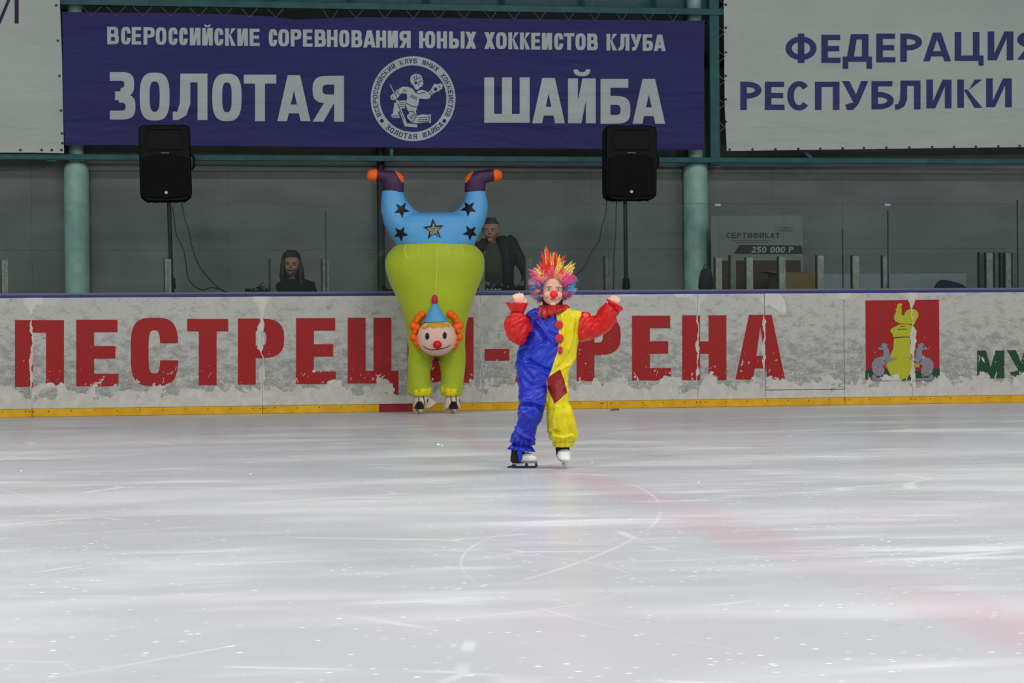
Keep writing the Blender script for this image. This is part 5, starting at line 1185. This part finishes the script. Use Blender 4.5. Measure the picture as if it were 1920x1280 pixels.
sleeve([[((948, 626), (997, 622), .09, -.08), ((962, 614), (1000, 610), .09, -.03), ((978, 596), (998, 640), .095, -.02), ((985, 591), (1001, 636), .09, .0), ((994, 592), (1003, 630), .07, .01)],
        [((963, 644), (982, 647), .05, -.09), ((953, 636), (986, 640), .08, -.09), ((947, 622), (990, 628), .09, -.10), ((945, 607), (992, 612), .09, -.11), ((949, 596), (990, 600), .08, -.12), ((956, 588), (984, 590), .06, -.135), ((959, 584.5), (981, 586), .046, -.14)]],
       [([(955, 590), (952, 610), (956, 630), (964, 642)], 2, -.010), ([(960, 592), (958, 612), (962, 632)], 2.5, .007), ([(970, 600), (966, 618), (970, 634)], 3, .006), ([(962, 615), (976, 606), (988, 604)], 2.6, -.008), ([(980, 592), (986, 600)], 2, .008), ([(984, 610), (974, 628), (972, 640)], 3, -.006)], 'sleeve', 8, 1.2)
def frill(secs, k, amp, m, n=90, parent=ch, name='frill'):
    q = MB(); loftc(q, secs, n, 2, [(a, k) for a in amp], (False, False)); o = q.build(name, m, parent, smooth=True)
    md = o.modifiers.new('solid', 'SOLIDIFY'); md.thickness = .003; return o
frill([((1138, 569), (1160, 588), .045, -.072), ((1138, 566), (1162, 584), .055, -.078), ((1137.5, 562), (1166, 581), .068, -.085), ((1141, 561), (1167, 576), .066, -.09)], 8, (.0, .05, .09, .10), RSAT, name='cuff_frill')
frill([((959, 586), (981, 587), .046, -.14), ((957, 580), (983, 582), .052, -.145), ((953, 572), (986, 574), .062, -.15), ((950, 566), (988, 568), .066, -.155)], 8, (.0, .05, .08, .12), RSAT, name='cuff_frill')
q = MB()
R = []; NK = 150
for i, (rx, ry, dz) in enumerate(((20, .062, .006), (24, .082, .004), (29, .108, -.012), (32, .122, -.034), (33, .128, -.052))):
    r = []
    for k in range(NK):
        a = 2*PI*k/NK; w_ = math.sin(a*17)*i; c = C(1034, 573.5); r.append(c+RH*math.cos(a)*(rx*S+w_*.0018)+FH*math.sin(a)*(ry+w_*.0018)+ZU*(dz*(1.0-.25*math.cos(a))+w_*.0022-.002+.024*math.cos(a)*i/4))
    R.append(r)
q.rings(R, False, False); o = q.build('collar_frill', RDK, ch, smooth=True); md = o.modifiers.new('solid', 'SOLIDIFY'); md.thickness = .003
# trouser leg frills
frill([((961, 832), (997, 836), .060, .01), ((957, 836), (999, 841), .075, .01), ((953, 841), (1001, 846), .085, .01)], 9, (.02, .08, .14), BSAT, name='leg_frill')
MB().prism([C(969, 842, -.06), C(979, 843, -.07), C(979.5, 862, -.075), C(974, 866, -.07), C(971, 856, -.065)], FH*.004).build('frill_fold', BSAT, ch)
frill([((1036, 826), (1077, 826), .080), ((1036, 831), (1076, 831), .082), ((1037, 837), (1075, 836.5), .084)], 11, (.02, .03, .05), YSAT, name='leg_frill')
# ---- buttons
for x, y, rx, ry in ((1048.6, 608.8, 8, 8.6), (1049.2, 634.3, 8.3, 8.8), (1050.6, 656.3, 5.2, 8.2)):
    h = hit(bvS, x, y, .008); MB().sphere(h, (rx*S, .016, ry*S), 24, 14).build('pompom_button', mat('red_pompom', rgb(212, 20, 20), .9, bump=1, bscale=300, bdist=.004, sheen=.5), ch, smooth=True)
# ---- wig: clumps of pointed strands
def hairmat(nm, c): return mat('wig_'+nm, c, .5, .4, var=.12, vscale=60, sheen=.3)
WR, WYL, WO, WP, WB, WLB, WG = hairmat('red', rgb(244, 40, 26)), hairmat('yellow', rgb(240, 222, 90)), hairmat('orange', rgb(250, 160, 110)), hairmat('pink', rgb(250, 92, 150)), hairmat('blue', rgb(52, 130, 212)), hairmat('light_blue', rgb(110, 190, 232)), hairmat('green', rgb(160, 190, 40))
WMS = [WR, WYL, WO, WP, WB, WLB, WG]
rw = random.Random(11)
RAD = [(-60, 30), (-40, 38), (-20, 45), (0, 46), (10, 47), (25, 50), (40, 55), (52, 60), (62, 60), (70, 57), (78, 58), (85, 70), (91, 76), (99, 73), (107, 68), (114, 60), (122, 56), (130, 54), (145, 52), (165, 47), (180, 46), (195, 45), (210, 46), (225, 44), (240, 34)]
def rad(a):
    for (a0, r0), (a1, r1) in zip(RAD, RAD[1:]):
        if a0 <= a <= a1: return r0+(r1-r0)*(a-a0)/(a1-a0)
    return 35
def cols(a):
    if 80 <= a <= 116: return [(1, 0), (1, 0), (2, 0), (3, 0), (0, 0)]
    if 56 <= a < 80: return [(6, 1), (1, 1), (2, 1), (2, 0)]
    if 36 <= a < 56 : return [(6, 1), (1, 1), (3, 1), (3, 3)]
    if 116 < a <= 140: return [(3, 1), (2, 1), (3, 3), (1, 2)]
    if 14 <= a < 36: return [(3, 3), (4, 3), (3, 3)]
    if 140 < a <= 160: return [(3, 2), (4, 3), (2, 3)]
    if -14 <= a < 14: return [(4, 5), (4, 4), (4, 5)]
    if 160 < a <= 192: return [(4, 3), (4, 5), (4, 3)]
    if -38 <= a < -14: return [(4, 3), (3, 3), (4, 4)]
    if 192 < a <= 214: return [(3, 3), (4, 4), (3, 2)]
    return [(2, 2), (6, 6), (3, 2)]
wig = MB(); cen = C(1036, 536, .035)
def clump(base, tip, cb, ct, n=13, a=0, sp=.012, r00=.0042):
    ax = (tip-base); side = ax.cross(FH).normalized(); up = ax.cross(side).normalized()
    for j in range(n):
        o1 = side*rw.gauss(0, sp)+up*rw.gauss(0, .008); o2 = side*rw.gauss(0, sp*.5)+up*rw.gauss(0, .006)+ax*rw.uniform(-.32, .04)
        b0 = base+o1; t0 = tip+o2; mid = b0.lerp(t0, .5)+side*rw.gauss(0, .004)+ZU*.003; r0 = rw.uniform(.75, 1.3)*r00; n0 = len(wig.V)
        for p, r in ((b0, r0*.3), (mid, r0), (t0, r0*.15)):
            for kk in range(3): an = 2*PI*kk/3; wig.v(p+side*math.cos(an)*r+up*math.sin(an)*r)
        tipc = ct if not (80 <= a <= 116 and rw.random() < .12) else 1
        for s_ in range(2):
            wig.mi = (cb if s_ == 0 else tipc)
            for kk in range(3): wig.f((n0+s_*3+kk, n0+s_*3+(kk+1) % 3, n0+s_*3+3+(kk+1) % 3, n0+s_*3+3+kk))
for i in range(150):
    a = rw.uniform(-58, 238); vl = rw.choice((.78, .9, 1.0, 1.06))
    ty = rw.uniform(-.75, 1.0)                       # towards viewer (-) or back (+)
    ar = math.radians(a); d2 = RH*math.cos(ar)+ZU*math.sin(ar)
    if ty < -.25 and not (38 < a < 142): ty = rw.uniform(-.25, 1)
    dirv = (d2*math.sqrt(max(.05, 1-ty*ty*.8))+FH*ty*.75).normalized()
    base = cen+RH*dirv.dot(RH)*23*S+ZU*dirv.dot(ZU)*(28 if dirv.dot(ZU) > 0 else 22)*S+FH*dirv.dot(FH)*.085
    k = math.sqrt(max(.1, 1-(dirv.dot(FH))**2*.85)); L = rad(a)*S*vl*(.55+.45*k)
    tip = cen+ZU*(-4*S*0)+d2*L*max(.5, k)+FH*ty*.12
    if (tip-base).length < .03: tip = base+dirv*.05
    cb, ct = rw.choice(cols(a)); clump(base, tip, cb, ct, 13, a)
# clumps rooted along the hairline round the face
for i in range(100):
    a = -36+256*(i+rw.random())/100; ar = math.radians(a)
    hx, hz = 20.5*math.cos(ar), (20 if math.sin(ar) > 0 else 24)*math.sin(ar)
    base = C(1036+hx, 541-hz, -.074 if math.sin(ar) > .55 else (-.045 if math.sin(ar) > .1 else -.01))
    L = max(33, rad(a)*rw.uniform(.62, .98)); tip = C(1036+math.cos(ar)*L+rw.gauss(0, 1.5), 536-math.sin(ar)*L*.98, rw.uniform(-.10, .0))
    cb, ct = rw.choice(cols(a)); clump(base, tip, cb, ct, 11, a, .009)
clump(C(1046, 510, -.03), C(1058.5, 478, -.05), 2, 0, 16, 66, .006); clump(C(1048, 506, .0), C(1056, 482, -.04), 0, 0, 10, 66, .005)
wo_ = wig.build('wig', WMS, ch, smooth=True, angle=180)
q = MB(); Rr = []
for i in range(12):
    v = -.12+.68*i/11; prof = max(0.02, 1-(max(0, v)/.58)**2.4)**.5; r = []
    for k in range(30):
        a = 2*PI*k/30; s = math.sin(a); y = s*((.40 if s < 0 else .56)*HH*.86*prof+.008)
        if v < .33 and s < -.1: y = .0
        r.append(HC+HR @ Vector((math.cos(a)*(HWD/2+.010)*prof, y+.02*HH, v*HH)))
    Rr.append(r)
q.rings(Rr); q.build('wig_cap', WYL, wo_, smooth=True)
# ---- skates
WHT = mat('white_leather', rgb(232, 232, 226), .4, .5, var=.05, vscale=30); BLD = mat('blade_steel', rgb(60, 70, 92), .3, .7, metal=.8); SOLE = mat('grey_sole', rgb(120, 124, 124), .5); BCH = MATS['skate_steel']
# skate seen from the side (under the blue leg), toe to the right
q = MB(); loftc(q, [((959, 838), (985, 838), .036), ((958.5, 848), (984, 848), .036), ((957, 858), (984, 858), .038), ((957, 864), (978, 866), .036), ((960, 867.5), (974, 868), .028)], 22, 2.3)
sk = q.build('skate', BKN, ch, smooth=True)
q = MB(); loftc(q, [((976, 853), (975, 866), .034), ((981, 849), (980, 866.5), .037), ((988, 847), (988, 866.5), .040), ((997, 850), (997, 866.5), .041), ((1004, 853), (1004, 866), .036), ((1007.5, 857), (1007.5, 864), .022)], 24, 2.4); q.build('toe_leather', WHT, sk, smooth=True)
MB().prism([C(x, y, -.038) for x, y in ((960, 868), (974, 868), (984, 865.5), (1007, 865.5), (1008, 868.5), (984, 868.5), (976, 870.5), (961, 870.5))], FH*.076).build('sole', SOLE, sk, bevel=.002)
for pts in (((961, 870), (967, 870), (968, 874), (958, 874)), ((985, 868), (989.5, 868), (990.5, 874), (984, 874)), ((1003, 868), (1007.5, 868), (1008, 872), (1003, 874.5))): MB().prism([C(x, y, -.010) for x, y in pts], FH*.02).build('blade_holder', BLD, sk)
MB().prism([C(x, y, -.002) for x, y in ((949.5, 875), (955, 873), (1003, 873.2), (1006, 870.5), (1008, 871), (1007.5, 875), (1004, 876.8), (952, 876.8))], FH*.004).build('blade', BLD, sk)
# skate seen from the front (under the yellow leg)
q = MB(); loftc(q, [((1042, 832), (1067, 832), .048, .02), ((1041.5, 842), (1068, 842), .05, .02), ((1043, 852), (1069, 850), .055, .03), ((1046, 860), (1069, 860), .07, .03), ((1050, 864), (1066, 864), .07, .03)], 22, 2.3)
sk = q.build('skate', BKN, ch, smooth=True)
q = MB(); loftc(q, [((1052, 841), (1064, 841), .03, -.005), ((1046.5, 846), (1069, 846), .045, -.02), ((1044.5, 853), (1070.5, 852), .06, -.04), ((1046.5, 860), (1071, 859), .065, -.05), ((1052, 864), (1069, 862.5), .06, -.05)], 24, 2.3); q.build('toe_leather', WHT, sk, smooth=True)
for d in (-.06, .06): 
    for x in (1054.5, 1059.5): MB().prism([C(x-.8, 863.5, d), C(x+.8, 863.5, d), C(x+(.9 if x < 1057 else -.1), 871.5, d), C(x-(-.1 if x < 1057 else .9), 871.5, d)], FH*.03).build('blade_holder', BCH, sk)
MB().prism([C(x, y, -.12) for x, y in ((1053, 870), (1062, 870), (1062, 873.5), (1053, 873.5))], FH*.02).build('toe_pick', BCH, sk)
MB().prism([C(1056.4, 870, -.12), C(1057.8, 870, -.12), C(1057.8, 876, -.12), C(1056.4, 876, -.12)], FH*.22).build('blade', BCH, sk)
# small snow lumps on the ice
q = MB()
for px, py, s in ((822, 834.5, .014), (829, 835.5, .009), (1110, 867, .006), (40, 883, .007), (470, 889, .006), (1310, 905, .006)):
    p = PZ(px, py, 0); q.sphere(p+Vector((0, 0, s*.3)), (s, s, s*.6), 8, 6)
o = q.build('snow_lump', mat('snow', '#f4f5f6', .8), smooth=True); tag(o, 'small loose lumps of snow scattered on the ice', 'snow'); o['kind'] = 'stuff'
q = MB(); q.prism([PZ(1144, 770, .001), PZ(1150, 769.3, .001), PZ(1161, 768.3, .001), PZ(1160, 767, .001), PZ(1148, 767.4, .001)], (0, 0, .008)); tag(q.build('red_scrap', RED), 'small torn red scrap lying on the ice at the foot of the boards', 'scrap')
